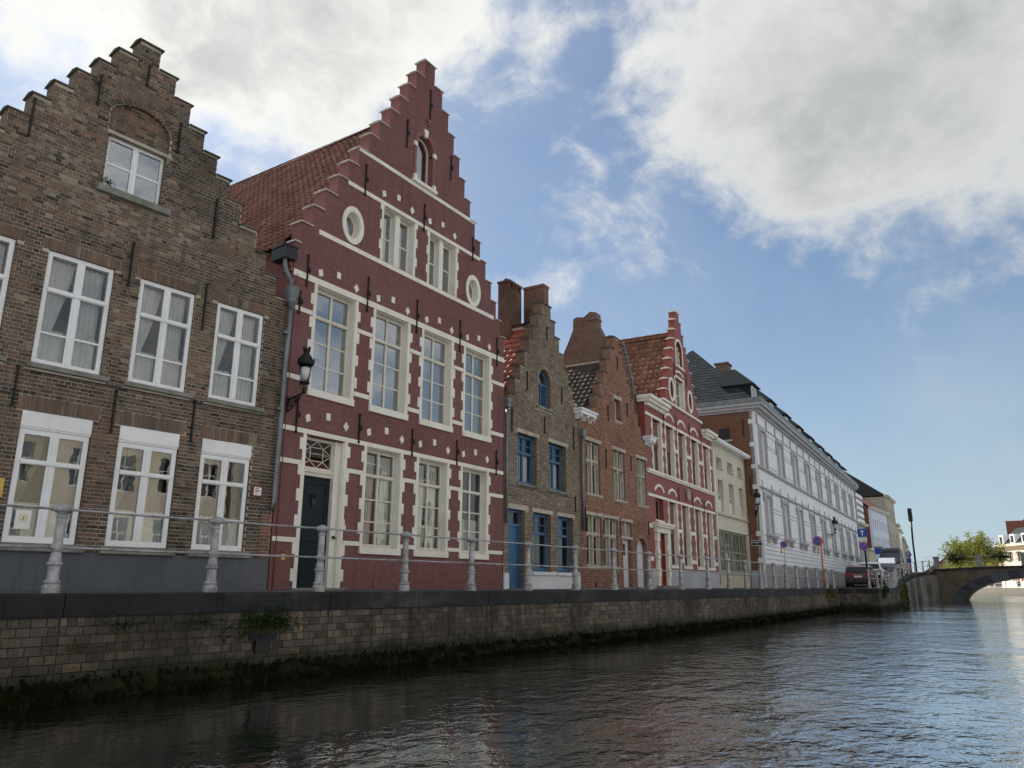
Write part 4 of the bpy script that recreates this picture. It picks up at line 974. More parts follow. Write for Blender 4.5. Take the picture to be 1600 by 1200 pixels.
mb.build('lattice_bars', M['cream'], fl); mb = MB(); mb.box(a, b, .205, .21, c, d); mb.build('pane', M['glass'], fl)
boxpart(H2, 'doorstep', M['sill'], .50, 2.02, -.16, .2, -.10, .03)
boxpart(H2, 'house_number_box', M['iron'], 1.76, 1.84, .07, .1, 1.10, 1.16); boxpart(H2, 'doorbell_panel', M['redbody'], (2.03, 2.15, -.02, 0, 1.42, 1.62), (2.05, 2.13, -.028, -.02, 1.44, 1.60))
boxpart(H2, 'yellow_plaque', M['yellow'], .27, .37, -.02, 0, .60, .72)
boxpart(H2, 'base_vent', M['blind'], 3.05, 3.17, -.03, -.002, .05, .22)
# side wall, roof, ridge tiles
body(H2, 0, 8.50, 9.6, (7.60, 7.60), (4.3, 13.45), [M['redbody'], M['tileR']])
tiles(H2, M['tileR'], (-.16, 7.55), (4.3, 13.62), .36, 9.7, tw=.215, tl=.27, vis=lambda p: True)
tiles(H2, M['tileR'], (8.66, 7.55), (4.3, 13.62), .36, 9.7, tw=.43, tl=.54, nparts=0)
for k in range(26):
    m2 = MB(); y = .36+k*.36; m2.smooth = True; rr = []
    for q in range(2):
        rr.append([m2._v((4.3+.13*cos(pi*t/6), y+q*.37, 13.60+.11*sin(pi*t/6)+(.012 if q == 0 else 0)-.018*k*.36)) for t in range(7)])
    for t in range(6): m2.face((rr[0][t], rr[0][t+1], rr[1][t+1], rr[1][t]))
    m2.build('ridge_tile', M['tileR'], H2)
boxpart(H2, 'side_corbel', M['redbody'], (-.10, .0, .02, .32, 7.05, 7.15), (-.06, .0, .02, .32, 6.93, 7.05))
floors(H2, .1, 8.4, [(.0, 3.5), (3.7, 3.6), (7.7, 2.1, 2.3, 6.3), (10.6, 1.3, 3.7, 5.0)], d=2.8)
mb = MB(); mb.tube([(.10, -.02, 6.9), (.10, -.02, .0)], .012, 6); mb.build('cable', M['redbody'], H2)

# ------------------------------------------------------------------ wall lanterns
def lantern(label, loc, rz, sc=1.):
    e = thing('wall_lantern', label, 'lantern', loc, rz, 'black wall lanterns along the street'); e.scale = (sc, sc, sc)
    m = MB(); m.tube([(0, .0, 0), (0, -.15, .03), (0, -.35, .05), (0, -.56, .09)], .020, 6); m.tube([(0, .0, -.24), (0, -.08, -.26), (0, -.22, -.18), (0, -.36, -.06), (0, -.50, .06)], .016, 6)
    m.tube([(0, .0, .02), (0, -.02, -.12), (0, .0, -.24)], .016, 6)
    for cy, cz, r0 in ((-.11, -.09, .085), (-.11, -.09, .045), (-.26, -.03, .055), (-.26, -.03, .025), (-.38, .01, .035)):
        m.tube([(0, cy+r0*cos(a*pi/6), cz+r0*sin(a*pi/6)) for a in range(12)], .011, 5)
    m.box(-.03, .03, -.015, .012, -.30, .08); m.build('scroll_bracket', M['iron'], e)
    m = MB(); m.lathe([(.02, .08), (.05, .10), (.03, .14), (.03, .20)], 0, -.56, 8)
    for a in range(4): m.tube([(.055*cos(a*pi/2+.7), -.56+.055*sin(a*pi/2+.7), .14), (.105*cos(a*pi/2+.7), -.56+.105*sin(a*pi/2+.7), .30)], .008, 4)
    m.lathe([(.10, .29), (.115, .30), (.115, .33), (.10, .335)], 0, -.56, 12); m.build('lantern_base', M['iron'], e)
    m = MB(); m.lathe([(.10, .335), (.145, .72)], 0, -.56, 14); m.build('glass_shade', M['glasslamp'], e)
    m = MB(); m.lathe([(.03, .36), (.05, .40), (.095, .55), (.10, .66), (.02, .70)], 0, -.56, 12); m.build('bulb', M['signwhite'], e)
    m = MB(); m.lathe([(.155, .72), (.185, .74), (.19, .79), (.165, .84), (.12, .93), (.07, .99), (.055, 1.03), (.08, 1.05), (.085, 1.10), (.06, 1.12)], 0, -.56, 16)
    for a in range(8):
        t = a*pi/4; m.box(.175*cos(t)-.014, .175*cos(t)+.014, -.56+.175*sin(t)-.014, -.56+.175*sin(t)+.014, .79, .87)
        m.box(.072*cos(t)-.010, .072*cos(t)+.010, -.56+.072*sin(t)-.010, -.56+.072*sin(t)+.010, 1.10, 1.155)
    m.build('crown_lid', M['iron'], e)
    return e
lantern('black wall lantern on a scrolled bracket at the left edge of the dark red house', (10.81+.11, 12.98, 3.97), radians(-4), .95)

# ================================================================== HOUSE 3: tan brick, blue joinery
H3 = thing('brick_house', 'narrow tan brick stepped-gable house with blue door, blue windows and white base', 'house', (19.33, 13.0, 0), A0(31.5), 'gabled houses along the canal')
L3 = [(2.42, 9.66), (2.20, 9.19), (1.88, 8.65), (1.58, 8.12), (1.27, 7.58), (.97, 7.04), (.68, 6.52), (.40, 5.98), (.06, 5.5)]
R3 = [(3.08, 9.66), (3.38, 9.19), (3.70, 8.65), (4.05, 8.12), (4.38, 7.58), (4.70, 7.04), (5.00, 6.52), (5.12, 5.98)]
ol3 = gable(L3, R3, .04, 5.13, 9.66)
u3 = [(.82, 2.08), (2.88, 4.12)]; l3 = [(1.80, 3.0), (3.46, 4.60)]
ops = [R4(a, b, 3.20, 4.80) for a, b in u3] + [R4(a, b, .52, 2.36) for a, b in l3] + [R4(.30, 1.28, 0., 2.36), AR(2.20, 3.04, 5.93, 6.80, 7.27)]
wall(H3, ol3, ops, [M['mortarH'], M['wallH']])
lint = [(.76, 2.20, 4.80, 4.93), (2.82, 4.26, 4.80, 4.93), (.23, 1.50, 2.36, 2.49), (1.73, 3.12, 2.36, 2.49), (3.42, 4.70, 2.36, 2.49)]
sill = [(.78, 2.2, 3.13, 3.20), (2.8, 4.22, 3.13, 3.20), (2.04, 3.13, 5.83, 5.93)]
arcs = [(a, b, c, up(c, .14, 0, .068)) for a, b, c in ((.74, 2.22, 4.935), (2.80, 4.28, 4.935), (1.70, 3.14, 2.495), (3.40, 4.72, 2.495))]
pl3 = [R4(.0, .30, -1, .44), R4(1.28, 1.64, -1, .44), R4(1.6, 5.2, -1, .50)]
bricks(H3, ol3, ops+[R4(*q) for q in lint+sill]+pl3+[R4(a, b, c, c+d) for a, b, c, d in arcs], M['brickA'], .0, 9.6, nparts=300, tintf=lambda b: min(1, max(0, R.gauss(.5, .2))))
for q in lint: boxpart(H3, 'lintel_stone', M['stone'], q[0], q[1], -.02, .2, q[2]+.002, q[3]-.002)
for q in sill: boxpart(H3, 'window_sill', M['sill'], q[0], q[1], -.06, .15, q[2]+.002, q[3]-.002)
mb = MB()
for a, b, c, d in arcs: soldier(mb, a+.008, b-.008, c, d, fan=.0)
for cx in (1.5, 3.54):   # rough relieving arches over the first-floor windows
    for k in range(16):
        a0, a1 = pi*(.12+.76*k/16), pi*(.12+.76*(k+1)/16)-.03; mb.tint = R.uniform(.5, 1)
        q = lambda a, r: (cx+(.72+r)*cos(a), 4.92+(.50+r)*sin(a)); mb.prism([q(a0, 0), q(a0, .11), q(a1, .11), q(a1, 0)], -.016, 0)
cx, n = 2.62, 16
for k in range(n):
    a0, a1 = pi*k/n, pi*(k+1)/n-.03; mb.tint = R.uniform(.6, 1)
    q = lambda a, r: (cx+(.43+r)*cos(a), 6.80+(.48+r)*sin(a)); mb.prism([q(a0, 0), q(a0, .13), q(a1, .13), q(a1, 0)], -.018, 0)
mb.build('arch_course', M['brickA'], H3, kind='stuff')
for a, b in u3:
    m_ = (a+b)/2; window(H3, a+.01, b-.01, 3.21, 4.79, .19, M['blue'], 2, (1, 2), fw=.085, bar=.03, post=.09, transom=4.20, cell=(2, 4), curt=[(a+.12, m_-.06, 3.3, 4.15), (m_+.06, b-.12, 3.3, 4.15)])
for a, b in l3: window(H3, a+.01, b-.01, .55, 2.35, .19, M['blue'], 1, (1, 2), fw=.085, bar=.03, transom=1.72, cell=(1, 3), curt=[(a+.12, (a+b)/2, .66, 1.68)])
mb = MB(); mb.box(.32, .39, .17, .25, 0, 2.35); mb.box(1.19, 1.26, .17, .25, 0, 2.35); mb.box(.39, 1.19, .17, .25, 2.28, 2.35); mb.box(.39, 1.19, .16, .25, 1.86, 1.94); fr = mb.build('door_frame', M['blue'], H3)
boxpart(fr, 'pane', M['glass'], .39, 1.19, .205, .21, 1.94, 2.28)
mb = MB(); mb.box(.39, 1.19, .21, .25, .01, 1.86); mb.box(.45, 1.13, .20, .211, 1.05, 1.12); mb.box(.45, .52, .20, .211, 1.12, 1.78); mb.box(1.06, 1.13, .20, .211, 1.12, 1.78)
for k in range(6): mb.box(.46+.115*k, .56+.115*k, .20, .211, .12, .98)
d3 = mb.build('door', M['blue'], H3); boxpart(d3, 'handle', M['iron'], .43, .46, .17, .20, .92, 1.08)
boxpart(H3, 'whitewashed_base', M['whitewash'], (.04, .298, -.05, .1, -.1, .44), (1.282, 1.62, -.05, .1, -.1, .44), (1.62, 3.20, -.06, .1, -.1, .40), (3.205, 5.0, -.06, .1, -.1, .40))
boxpart(H3, 'white_sill', M['whitewash'], 1.64, 3.13, -.12, .18, .41, .515); boxpart(H3, 'white_sill', M['whitewash'], 3.30, 4.78, -.12, .18, .41, .515)
boxpart(H3, 'doorstep', M['sill'], .2, 1.4, -.14, .1, -.12, -.0)
# arched blue window
mb = MB(); c_ = 2.62; h_ = .41
arc = [(c_+h_*cos(pi*k/12), 6.80+.46*sin(pi*k/12)) for k in range(13)]; arci = [(c_+(h_-.07)*cos(pi*k/12), 6.80+.39*sin(pi*k/12)) for k in range(13)]
for k in range(12): mb.prism([arc[k], arc[k+1], arci[k+1], arci[k]], .16, .22)
mb.box(c_-h_, c_-h_+.07, .16, .22, 5.94, 6.8); mb.box(c_+h_-.07, c_+h_, .16, .22, 5.94, 6.8); mb.box(c_-h_+.07, c_+h_-.07, .155, .22, 5.94, 6.02); mb.box(c_-h_+.07, c_+h_-.07, .14, .22, 6.72, 6.80); mb.box(c_-.03, c_+.03, .15, .22, 6.02, 6.72)
for x in (c_-.20, c_+.20): mb.box(x-.01, x+.01, .17, .2, 6.02, 6.72)
aw = mb.build('arched_window', M['blue'], H3)
for x0, x1, z0, z1 in ((c_-.34, c_-.03, 6.02, 6.72), (c_+.03, c_+.34, 6.02, 6.72)): boxpart(aw, 'pane', M['glassup'], x0, x1, .19, .195, z0, z1)
mb = MB(); mb.poly([(x, .19, z) for x, z in [(c_-.34, 6.80), (c_+.34, 6.80)]+arci[1:-1]]); mb.build('pane', M['glassup'], aw)
for s, a, b in ((2.76, 8.40, 8.82), (1.40, 6.3, 6.9), (3.82, 6.33, 6.86), (2.55, 5.05, 5.58), (4.7, 4.8, 5.6), (.45, 4.75, 5.5), (4.75, 2.6, 3.1)): anchor(H3, s, a, b, mark=False)
boxpart(H3, 'cable', M['iron'], .3, 5.1, -.015, -.003, 3.06, 3.075)
for i in range(len(L3)-1):
    a, b = L3[i], R3[min(i, len(R3)-1)]
    if i == 0: cap(H3, a[0], b[0], a[1], 0, .34, M['capH'], .045, .05); continue
    cap(H3, a[0], L3[i-1][0]-.052, a[1], 0, .34, M['capH'], .045, .05)
    if i < len(R3): cap(H3, R3[i-1][0]+.052, R3[i][0], R3[i][1], 0, .34, M['capH'], .045, .05)
body(H3, 0.02, 5.1, 2.3, (5.4, 5.4), (2.62, 8.72), [M['wallH'], M['tileA']], kink=.14)
tiles(H3, M['tileA'], (.10, 5.52), (2.62, 8.86), .36, 2.6, tw=.24, tl=.31, nparts=170, wave=.034)
tiles(H3, M['tileB'], (5.25, 5.72), (2.62, 8.86), .36, 2.6, tw=.48, tl=.62, nparts=0)
boxpart(H3, 'ridge_capping', M['stone'], 2.5, 2.75, .34, 2.6, 8.83, 8.93)
floors(H3, .1, 5.0, [(.0, 2.5), (2.7, 2.5), (5.4, 1.4, 1.6, 3.6)], d=2.)
mb = MB(); mb.box(2.30, 3.14, 1.24, 1.72, 7.2, 10.42)
for k in range(4): mb.box(2.30+.253*k, 2.38+.253*k, 1.24, 1.72, 10.42, 10.66)
mb.box(2.27, 3.17, 1.21, 1.75, 10.66, 10.74)
mb.build('chimney', M['chim'], H3)
for k in range(3): m2 = MB(); m2.lathe([(.07, .0), (.09, .03), (.09, .10), (.07, .13)], 2.46+.253*k, 1.48, 10, 10.73); m2.build('chimney_pot', M['chim'], H3)
boxpart(H3, 'chimney_stack', M['chim'], (3.24, 3.60, .36, 1.20, 7.0, 10.62), (3.21, 3.63, .345, 1.215, 10.62, 10.72))
drainpipe('thin grey downpipe at the left corner of the tan brick house', ((19.33, 13.0, 0), A0(31.5)), [(.10, -.06, 5.5), (.10, -.06, 1.9)], .045,
    lambda e: boxpart(e, 'hopper', M['zinc'], (.00, .20, -.15, -.0, 5.45, 5.62), (-.04, .24, -.18, .02, 5.62, 5.72)))

# ================================================================== HOUSE 4: rust brick with stone cross windows
H4 = thing('brick_house', 'rust brick stepped-gable house with stone cross windows and two white doors', 'house', (24.47, 13.16, 0), A0(31.5), 'gabled houses along the canal')
L4 = [(3.40, 10.12), (3.03, 9.56), (2.70, 8.98), (2.35, 8.38), (1.97, 7.80), (1.62, 7.25), (1.28, 6.70), (1.0, 6.18), (.03, 6.1)]
R4_ = [(3.92, 10.12), (4.28, 9.56), (4.62, 8.98), (5.0, 8.38), (5.34, 7.80), (5.70, 7.25), (6.04, 6.70), (6.3, 6.18), (6.54, 6.1)]
ol4 = gable(L4, R4_, .03, 6.54, 10.12)
u4 = [(.56, 1.78), (3.0, 4.17), (5.40, 6.48)]
ops = [R4(a, b, 3.37, 5.33) for a, b in u4] + [R4(.50, 1.80, .79, 2.58), R4(1.96, 3.28, .79, 2.58), R4(3.64, 4.66, 1.98, 2.56), R4(3.70, 4.58, .03, 1.88), AR(5.12, 6.25, .03, 1.50, 2.0), R4(3.27, 3.90, 6.56, 7.46)]
wall(H4, ol4, ops, [M['mortarH'], M['wallB']])
lint = [(a-.10, b+.10, 5.33, 5.47) for a, b in u4] + [(.42, 1.86, 2.58, 2.70), (1.90, 3.38, 2.58, 2.70), (3.56, 4.76, 2.56, 2.67), (3.6, 4.7, 1.88, 1.98), (3.18, 3.98, 7.46, 7.62)]
sill = [(a-.05, b+.08, 3.29, 3.37) for a, b in u4] + [(.42, 3.36, .71, .79), (3.22, 3.96, 6.49, 6.56)]
arcs = [(a, b, c, up(c, .14, 0, .074)) for a, b, c in [(a-.08, b+.08, 5.475) for a, b in u4]+[(.46, 1.84, 2.705), (1.94, 3.34, 2.705), (3.6, 4.72, 2.675)]]
bricks(H4, ol4, ops+[R4(*q) for q in lint+sill]+[R4(a, b, c, c+d) for a, b, c, d in arcs], M['brickB'], .0, 10.0, ch=.074, L=.21, nparts=300, tintf=lambda b: min(1, max(0, R.gauss(.5 if b[2] > 2.6 else .32, .18))))
for q in lint: boxpart(H4, 'lintel_stone', M['stone'], q[0], q[1], -.025, .2, q[2]+.002, q[3]-.002)
for q in sill: boxpart(H4, 'window_sill', M['stone'], q[0], q[1], -.06, .15, q[2]+.002, q[3]-.002)
mb = MB()
for a, b, c, d in arcs: soldier(mb, a+.008, b-.008, c, d, fan=.0)
for cx, cz, rr in ((1.17, 5.55, .62), (3.58, 5.55, .60), (5.94, 5.55, .56), (1.15, 2.8, .6), (2.62, 2.8, .6), (4.15, 2.8, .5)):
    for k in range(14):
        a0, a1 = pi*(.18+.64*k/14), pi*(.18+.64*(k+1)/14)-.03; mb.tint = R.uniform(.75, 1)
        q = lambda a, r: (cx+(rr+r)*cos(a), cz+(rr*.6+r)*sin(a)); mb.prism([q(a0, 0), q(a0, .10), q(a1, .10), q(a1, 0)], -.02, 0)
for k in range(14):
    a0, a1 = pi*k/14, pi*(k+1)/14-.03; mb.tint = R.uniform(.6, 1); q = lambda a, r: (5.685+(.57+r)*cos(a), 1.5+(.51+r)*sin(a)); mb.prism([q(a0, 0), q(a0, .12), q(a1, .12), q(a1, 0)], -.02, 0)
for k in range(8): mb.tint = R.random(); mb.prism([(3.2+.09*k, 7.64+(.35 if False else 0)), (3.28+.09*k, 7.64), (3.28+.09*k, 7.78), (3.2+.09*k, 7.78)], -.02, 0)
mb.build('arch_course', M['brickB'], H4, kind='stuff')
def crosswin(root, s0, s1, z0, z1, tr, mat='stone', arm=.055):
    m_ = (s0+s1)/2; mb = MB()
    mb.box(s0, s0+.07, .08, .26, z0, z1); mb.box(s1-.07, s1, .08, .26, z0, z1); mb.box(m_-arm, m_+arm, .06, .26, z0, z1)
    if tr: mb.box(s0+.07, m_-arm, .06, .26, tr-.05, tr+.05); mb.box(m_+arm, s1-.07, .06, .26, tr-.05, tr+.05)
    mb.box(s0+.07, m_-arm, .10, .26, z0, z0+.03); mb.box(m_+arm, s1-.07, .10, .26, z0, z0+.03)
    w = mb.build('cross_window', M[mat], root)
    for a, b in ((s0+.07, m_-arm), (m_+arm, s1-.07)):
        for c, d in (((z0, tr-.05), (tr+.05, z1)) if tr else ((z0, z1),)):
            q = MB(); f = .03
            q.box(a, a+f, .18, .22, c, d); q.box(b-f, b, .18, .22, c, d); q.box(a+f, b-f, .18, .22, c, c+f); q.box(a+f, b-f, .18, .22, d-f, d); q.build('sash', M['cream'], w)
            boxpart(w, 'pane', M['glass'], a+f, b-f, .195, .2, c+f, d-f)
    q = MB(); fold(q, s0+.1, s1-.1, z0+.05, (z0+z1)/2, .32); q.build('curtain', M['curtain2'], w)
    return w
for a, b in u4: crosswin(H4, a, b, 3.38, 5.32, 4.61)
crosswin(H4, .50, 1.80, .80, 2.57, 1.92); crosswin(H4, 1.96, 3.28, .80, 2.57, 1.92); crosswin(H4, 3.64, 4.66, 1.99, 2.55, None)
window(H4, 3.28, 3.89, 6.57, 7.45, .20, M['cream'], 1, (1,), fw=.05, glass='glassup')
mb = MB(); mb.box(3.71, 4.57, .16, .22, .03, 1.87)
for k in range(5): mb.box(3.74+.165*k, 3.885+.165*k, .15, .161, .06, 1.84)
mb.build('door', M['doorwhite'], H4, label='plain grey-white plank door')
for k in range(5): boxpart(H4, 'door_grille_bar', M['iron'], 3.86+.08*k, 3.88+.08*k, .12, .14, 1.25, 1.7)
mb = MB(); ar = [(5.685+.55*cos(pi*k/10), 1.5+.48*sin(pi*k/10)) for k in range(11)]; mb.prism([(5.13, .03), (6.24, .03)]+ar, .20, .25); mb.build('arched_door', M['doorwhite'], H4)
boxpart(H4, 'doorstep', M['sill'], (3.6, 4.7, -.12, .1, -.1, .03), (5.0, 6.35, -.12, .1, -.1, .03))
for x in (1.1, 2.6): boxpart(H4, 'cellar_vent', M['iron'], x, x+.16, -.02, 0, .05, .22)
for s, a, b in ((3.66, 8.8, 9.3), (2.6, 6.4, 7.0), (4.55, 6.9, 7.5), (2.3, 4.5, 5.2), (4.75, 4.7, 5.3), (.40, 2.0, 2.8), (3.5, 2.0, 2.5), (6.45, 2.2, 2.7)): anchor(H4, s, a, b, mark=False)
for i in range(len(L4)-1):
    a, b = L4[i], R4_[i]
    if i == 0: cap(H4, a[0], b[0], a[1], 0, .34, M['capH'], .045, .05); continue
    cap(H4, a[0], L4[i-1][0]-.052, a[1], 0, .34, M['capH'], .045, .05); cap(H4, R4_[i-1][0]+.052, b[0], b[1], 0, .34, M['capH'], .045, .05)
def gutterbox(root, s0, s1, z, mat='white', d=.32, n=4):
    e = boxpart(root, 'box_gutter', M[mat], (s0, s1, -d, .05, z, z+.13), (s0-.04, s1+.04, -d-.05, .05, z+.13, z+.20))
    for k in range(n): x = s0+.08+(s1-s0-.25)*k/max(1, n-1); boxpart(root, 'gutter_bracket', M[mat], (x, x+.09, -d+.03, .0, z-.09, z-.002), (x+.01, x+.08, -d*.45, .0, z-.18, z-.09))
gutterbox(H4, -.38, .92, 6.14, n=3); gutterbox(H4, 6.32, 7.0, 6.2, n=3)
body(H4, .02, 6.5, 2.3, (6.1, 6.1), (3.5, 9.0), [M['wallB'], M['tileB']], kink=.75)
tiles(H4, M['tileB'], (-.32, 6.22), (.80, 6.34), .36, 2.25, tw=.24, tl=.31, nparts=0, wave=.034)
tiles(H4, M['tileB'], (.74, 6.26), (3.5, 9.14), .36, 2.25, tw=.24, tl=.31, nparts=220, wave=.034)
tiles(H4, M['tileB'], (6.2, 6.25), (3.5, 9.14), .36, 2.25, tw=.24, tl=.31, nparts=0, wave=.034)
boxpart(H4, 'ridge_capping', M['stone'], 3.42, 3.58, .34, 2.25, 9.12, 9.20)
def slab(root, name, mat, s0, s1, prof):
    """thick wall standing across the house, profile in y,z"""
    mb = MB(); a = [mb._v((s0, y, z)) for y, z in prof]; b = [mb._v((s1, y, z)) for y, z in prof]; n = len(prof)
    mb.face(a[::-1]); mb.face(b)
    for i in range(n): mb.face((a[i], a[(i+1) % n], b[(i+1) % n], b[i]))
    return mb.build(name, M[mat], root)
slab(H4, 'chimney_wall', 'chim', 3.6, 4.05, [(.36, 6.5), (.36, 9.7), (.52, 10.2), (.84, 10.85), (.86, 11.42), (1.15, 11.50), (1.45, 11.30), (1.8, 11.36), (1.96, 11.30), (1.98, 10.8), (2.25, 10.2), (2.48, 9.75), (2.7, 9.0), (2.7, 6.5)])
boxpart(H4, 'chimney_rim', M['chim'], (3.56, 4.09, .82, 1.40, 11.10, 11.18))
boxpart(H4, 'zinc_flashing', M['zinc'], .0, .12, .36, .9, 6.0, 6.4)
floors(H4, .1, 6.4, [(.0, 2.7), (2.9, 2.8), (5.9, 1.2, 2.2, 4.8)], d=2.)
drainpipe('rusty grey downpipe between the tan and the rust brick houses', ((24.47, 13.16, 0), A0(31.5)), [(.12, -.08, 5.35), (.12, -.08, 2.0)], .05,
    lambda e: boxpart(e, 'hopper', M['zinc'], (.0, .24, -.20, -.0, 5.35, 5.62)))

# ================================================================== HOUSE 5: bright red with white trim
H5 = thing('red_house', 'bright red gabled house with white quoins, arches and a rusticated white doorway', 'house', (31.03, 13.37, 0), A0(29.5), 'gabled houses along the canal')
L5 = [(5.24, 13.88), (5.12, 13.42), (4.95, 12.84), (4.68, 12.26), (4.36, 11.65), (4.04, 11.05), (3.72, 10.45), (3.42, 9.86), (3.10, 9.27), (2.72, 8.66), (2.4, 8.0)]
R5 = [(5.84, 13.88), (6.12, 13.42), (6.45, 12.84), (6.82, 12.26), (7.16, 11.65), (7.50, 11.05), (7.84, 10.45), (8.18, 9.86), (8.50, 9.27), (8.82, 8.66), (9.1, 8.0)]
ol5 = gable(L5, R5, 0.02, 10.73, 13.88)
ol5 = [(a, b, (8.0 if (b <= 2.45 or a >= 9.05) else t)) for a, b, t in ol5]
u5 = [(.95, 2.12), (2.80, 3.98), (4.68, 5.86), (6.86, 8.02), (9.02, 10.18)]; l5 = [(2.80, 3.95), (4.74, 5.84), (6.90, 8.02), (8.95, 10.02)]
ops = [R4(a, b, 5.06, 7.44) for a, b in u5] + [R4(a, b, 1.0, 3.84) for a, b in l5] + [R4(.96, 2.0, 2.9, 3.84), R4(.98, 1.98, .10, 2.33), R4(4.70, 6.05, 8.72, 10.25), AR(5.05, 6.02, 10.98, 11.85, 12.30), EL(4.02, 9.44, .30, .46), EL(7.08, 9.44, .30, .46)]
wall(H5, ol5, ops, [M['redC'], M['redC']])
for q in ((.02, 10.73, 7.45, 7.58), (.02, 10.73, 3.86, 3.98)): boxpart(H5, 'white_band', M['redwhite'], q[0], q[1], -.03, 0, q[2], q[3])
boxpart(H5, 'cornice_moulding', M['redwhite'], (-.05, 10.80, -.12, 0, 4.94, 5.04), (-.02, 10.77, -.07, 0, 4.86, 4.94)); boxpart(H5, 'cornice_moulding', M['redwhite'], (2.5, 9.0, -.08, 0, 8.60, 8.71))
for q in sidebands(6.30, 6.48, u5, .02, 10.7)+sidebands(2.50, 2.68, [(.5, 2.3)]+l5, .02, 10.7)+sidebands(1.12, 1.30, [(.5, 2.3)]+l5, .02, 10.7):
    if q[1]-q[0] > .05: boxpart(H5, 'white_band', M['redwhite'], q[0], q[1], -.025, 0, q[2], q[3])
for a, b in u5: toothed(H5, a, b, 5.045, 7.448, M['redwhite'], w=.10, tw=.09, th=.25)
for a, b in l5: toothed(H5, a, b, .86, 3.858, M['redwhite'], w=.10, tw=.09, th=.25, sillz=(.86, .998))
toothed(H5, 4.70, 6.05, 8.72, 10.25, M['redwhite'], w=.10, tw=.05)
boxpart(H5, 'lintel', M['redwhite'], (4.6, 6.15, -.03, 0, 10.25, 10.36), (.86, 2.1, -.02, 0, 2.84, 2.9))
for l, z0, z1 in ((u5, 5.07, 7.44), (l5, 1.01, 3.84), ([(4.7, 6.05)], 8.73, 10.25)):
    for a, b in l: boxpart(H5, 'reveal_lining', M['redwhite'], b-.016, b-.002, .0, .30, z0, z1-.001)
for i, (a, b) in enumerate(u5):
    window(H5, a+.01, b-.02, 5.07, 7.43, .20, M['blind'], 2, (1, 1), fw=.06, bar=.04, post=.06, transom=6.25, curt=[(a+.1, b-.1, 5.15, 6.1)])
    mb = MB()
    for k in range(7): mb.box(a+.03, b-.035, .165, .195, 6.24+k*.166, 6.395+k*.166)
    mb.build('roller_blind', M['blind'], H5)
for i, (a, b) in enumerate(l5):
    window(H5, a+.01, b-.02, 1.01, 3.83, .20, M['blind'], 2, (1, 1), fw=.06, bar=.04, post=.06, transom=2.55, curt=[(a+.1, b-.1, 1.1, 2.3)])
    mb = MB()
    for k in range(8): mb.box(a+.03, b-.035, .165, .195, 2.40+k*.175, 2.565+k*.175)
    mb.build('roller_blind', M['blind'], H5)
window(H5, .97, 1.99, 2.91, 3.83, .20, M['olive'], 2, (1,), fw=.05)
window(H5, 4.71, 6.03, 8.73, 10.24, .20, M['redwhite'], 2, (2,), fw=.06, post=.07, glass='glassup')
def arcband(root, cx, cz, rx, rz, w, mat, y=-.03, a0=.12, a1=.88, n=12, name='relieving_arch'):
    mb = MB()
    for k in range(n):
        a, b = pi*(a0+(a1-a0)*k/n), pi*(a0+(a1-a0)*(k+1)/n); q = lambda t, r: (cx+(rx+r)*cos(t), cz+(rz+r)*sin(t)); mb.prism([q(a, 0), q(a, w), q(b, w), q(b, 0)], y, 0)
    return mb.build(name, M[mat], root)
for cx in (3.39, 5.30, 7.44): arcband(H5, cx, 7.62, .62, .38, .12, 'redwhite')
for cx in (1.52, 3.38, 7.44, 9.50): arcband(H5, cx, 4.02, .60, .36, .12, 'redwhite')
arcband(H5, 5.40, 10.38, .62, .22, .10, 'redwhite')
arcband(H5, 5.535, 11.85, .50, .47, .13, 'redwhite', a0=0, a1=1, name='arch_moulding'); boxpart(H5, 'niche_jamb', M['redwhite'], (4.93, 5.04, -.03, 0, 10.95, 11.85), (6.03, 6.14, -.03, 0, 10.95, 11.85), (4.85, 6.22, -.08, .2, 10.85, 10.95))
mb = MB(); mb.box(5.05, 6.02, .24, .33, 10.96, 12.3); mb.build('niche_back', M['redC'], H5)
mb = MB(); mb.lathe([(.16, 0), (.15, .3), (.12, .6), (.16, .75), (.08, .85), (.09, .93), (.10, 1.02), (.04, 1.12)], 5.53, .12, 10, 10.96); mb.build('statue', M['stone'], H5)
for cx in (4.02, 7.08):
    mb = MB(); mb.ring(cx, 9.44, .45, .62, .30, .46, -.04, .01, 28); oc_ = mb.build('oval_window', M['redwhite'], H5)
    mb = MB(); mb.ring(cx, 9.44, .30, .46, .25, .40, .12, .18, 28); mb.build('frame', M['olive'], oc_); mb = MB(); mb.disc(cx, 9.44, .26, .41, .15); mb.build('pane', M['glassup'], oc_)
# rusticated doorway
ds_ = boxpart(H5, 'door_surround', M['redwhite'], .60, 2.36, -.13, .0, 2.325, 2.338)
for sg, x0 in ((0, .62), (1, 2.0)):
    mb = MB()
    for k in range(6): w = .34 if k % 2 else .28; mb.box(x0+(0 if sg else .34-w), x0+w if sg else x0+.34, -.12-(.03 if k % 2 else 0), .0, .10+.37*k, .46+.37*k)
    mb.build('rusticated_pilaster', M['redwhite'], ds_)
boxpart(ds_, 'entablature', M['redwhite'], (.55, 2.42, -.16, .0, 2.34, 2.56), (.45, 2.55, -.26, .0, 2.56, 2.66), (.38, 2.64, -.32, .0, 2.66, 2.76))
mb = MB(); mb.box(.99, 1.97, .12, .18, .1, 2.32); mb.box(1.08, 1.44, .10, .121, .3, 1.1); mb.box(1.52, 1.88, .10, .121, .3, 1.1); mb.box(1.08, 1.44, .10, .121, 1.25, 2.1); mb.box(1.52, 1.88, .10, .121, 1.25, 2.1); mb.build('door', M['doorred'], H5)
boxpart(H5, 'doorstep', M['sill'], .5, 2.55, -.35, .1, -.1, .09)
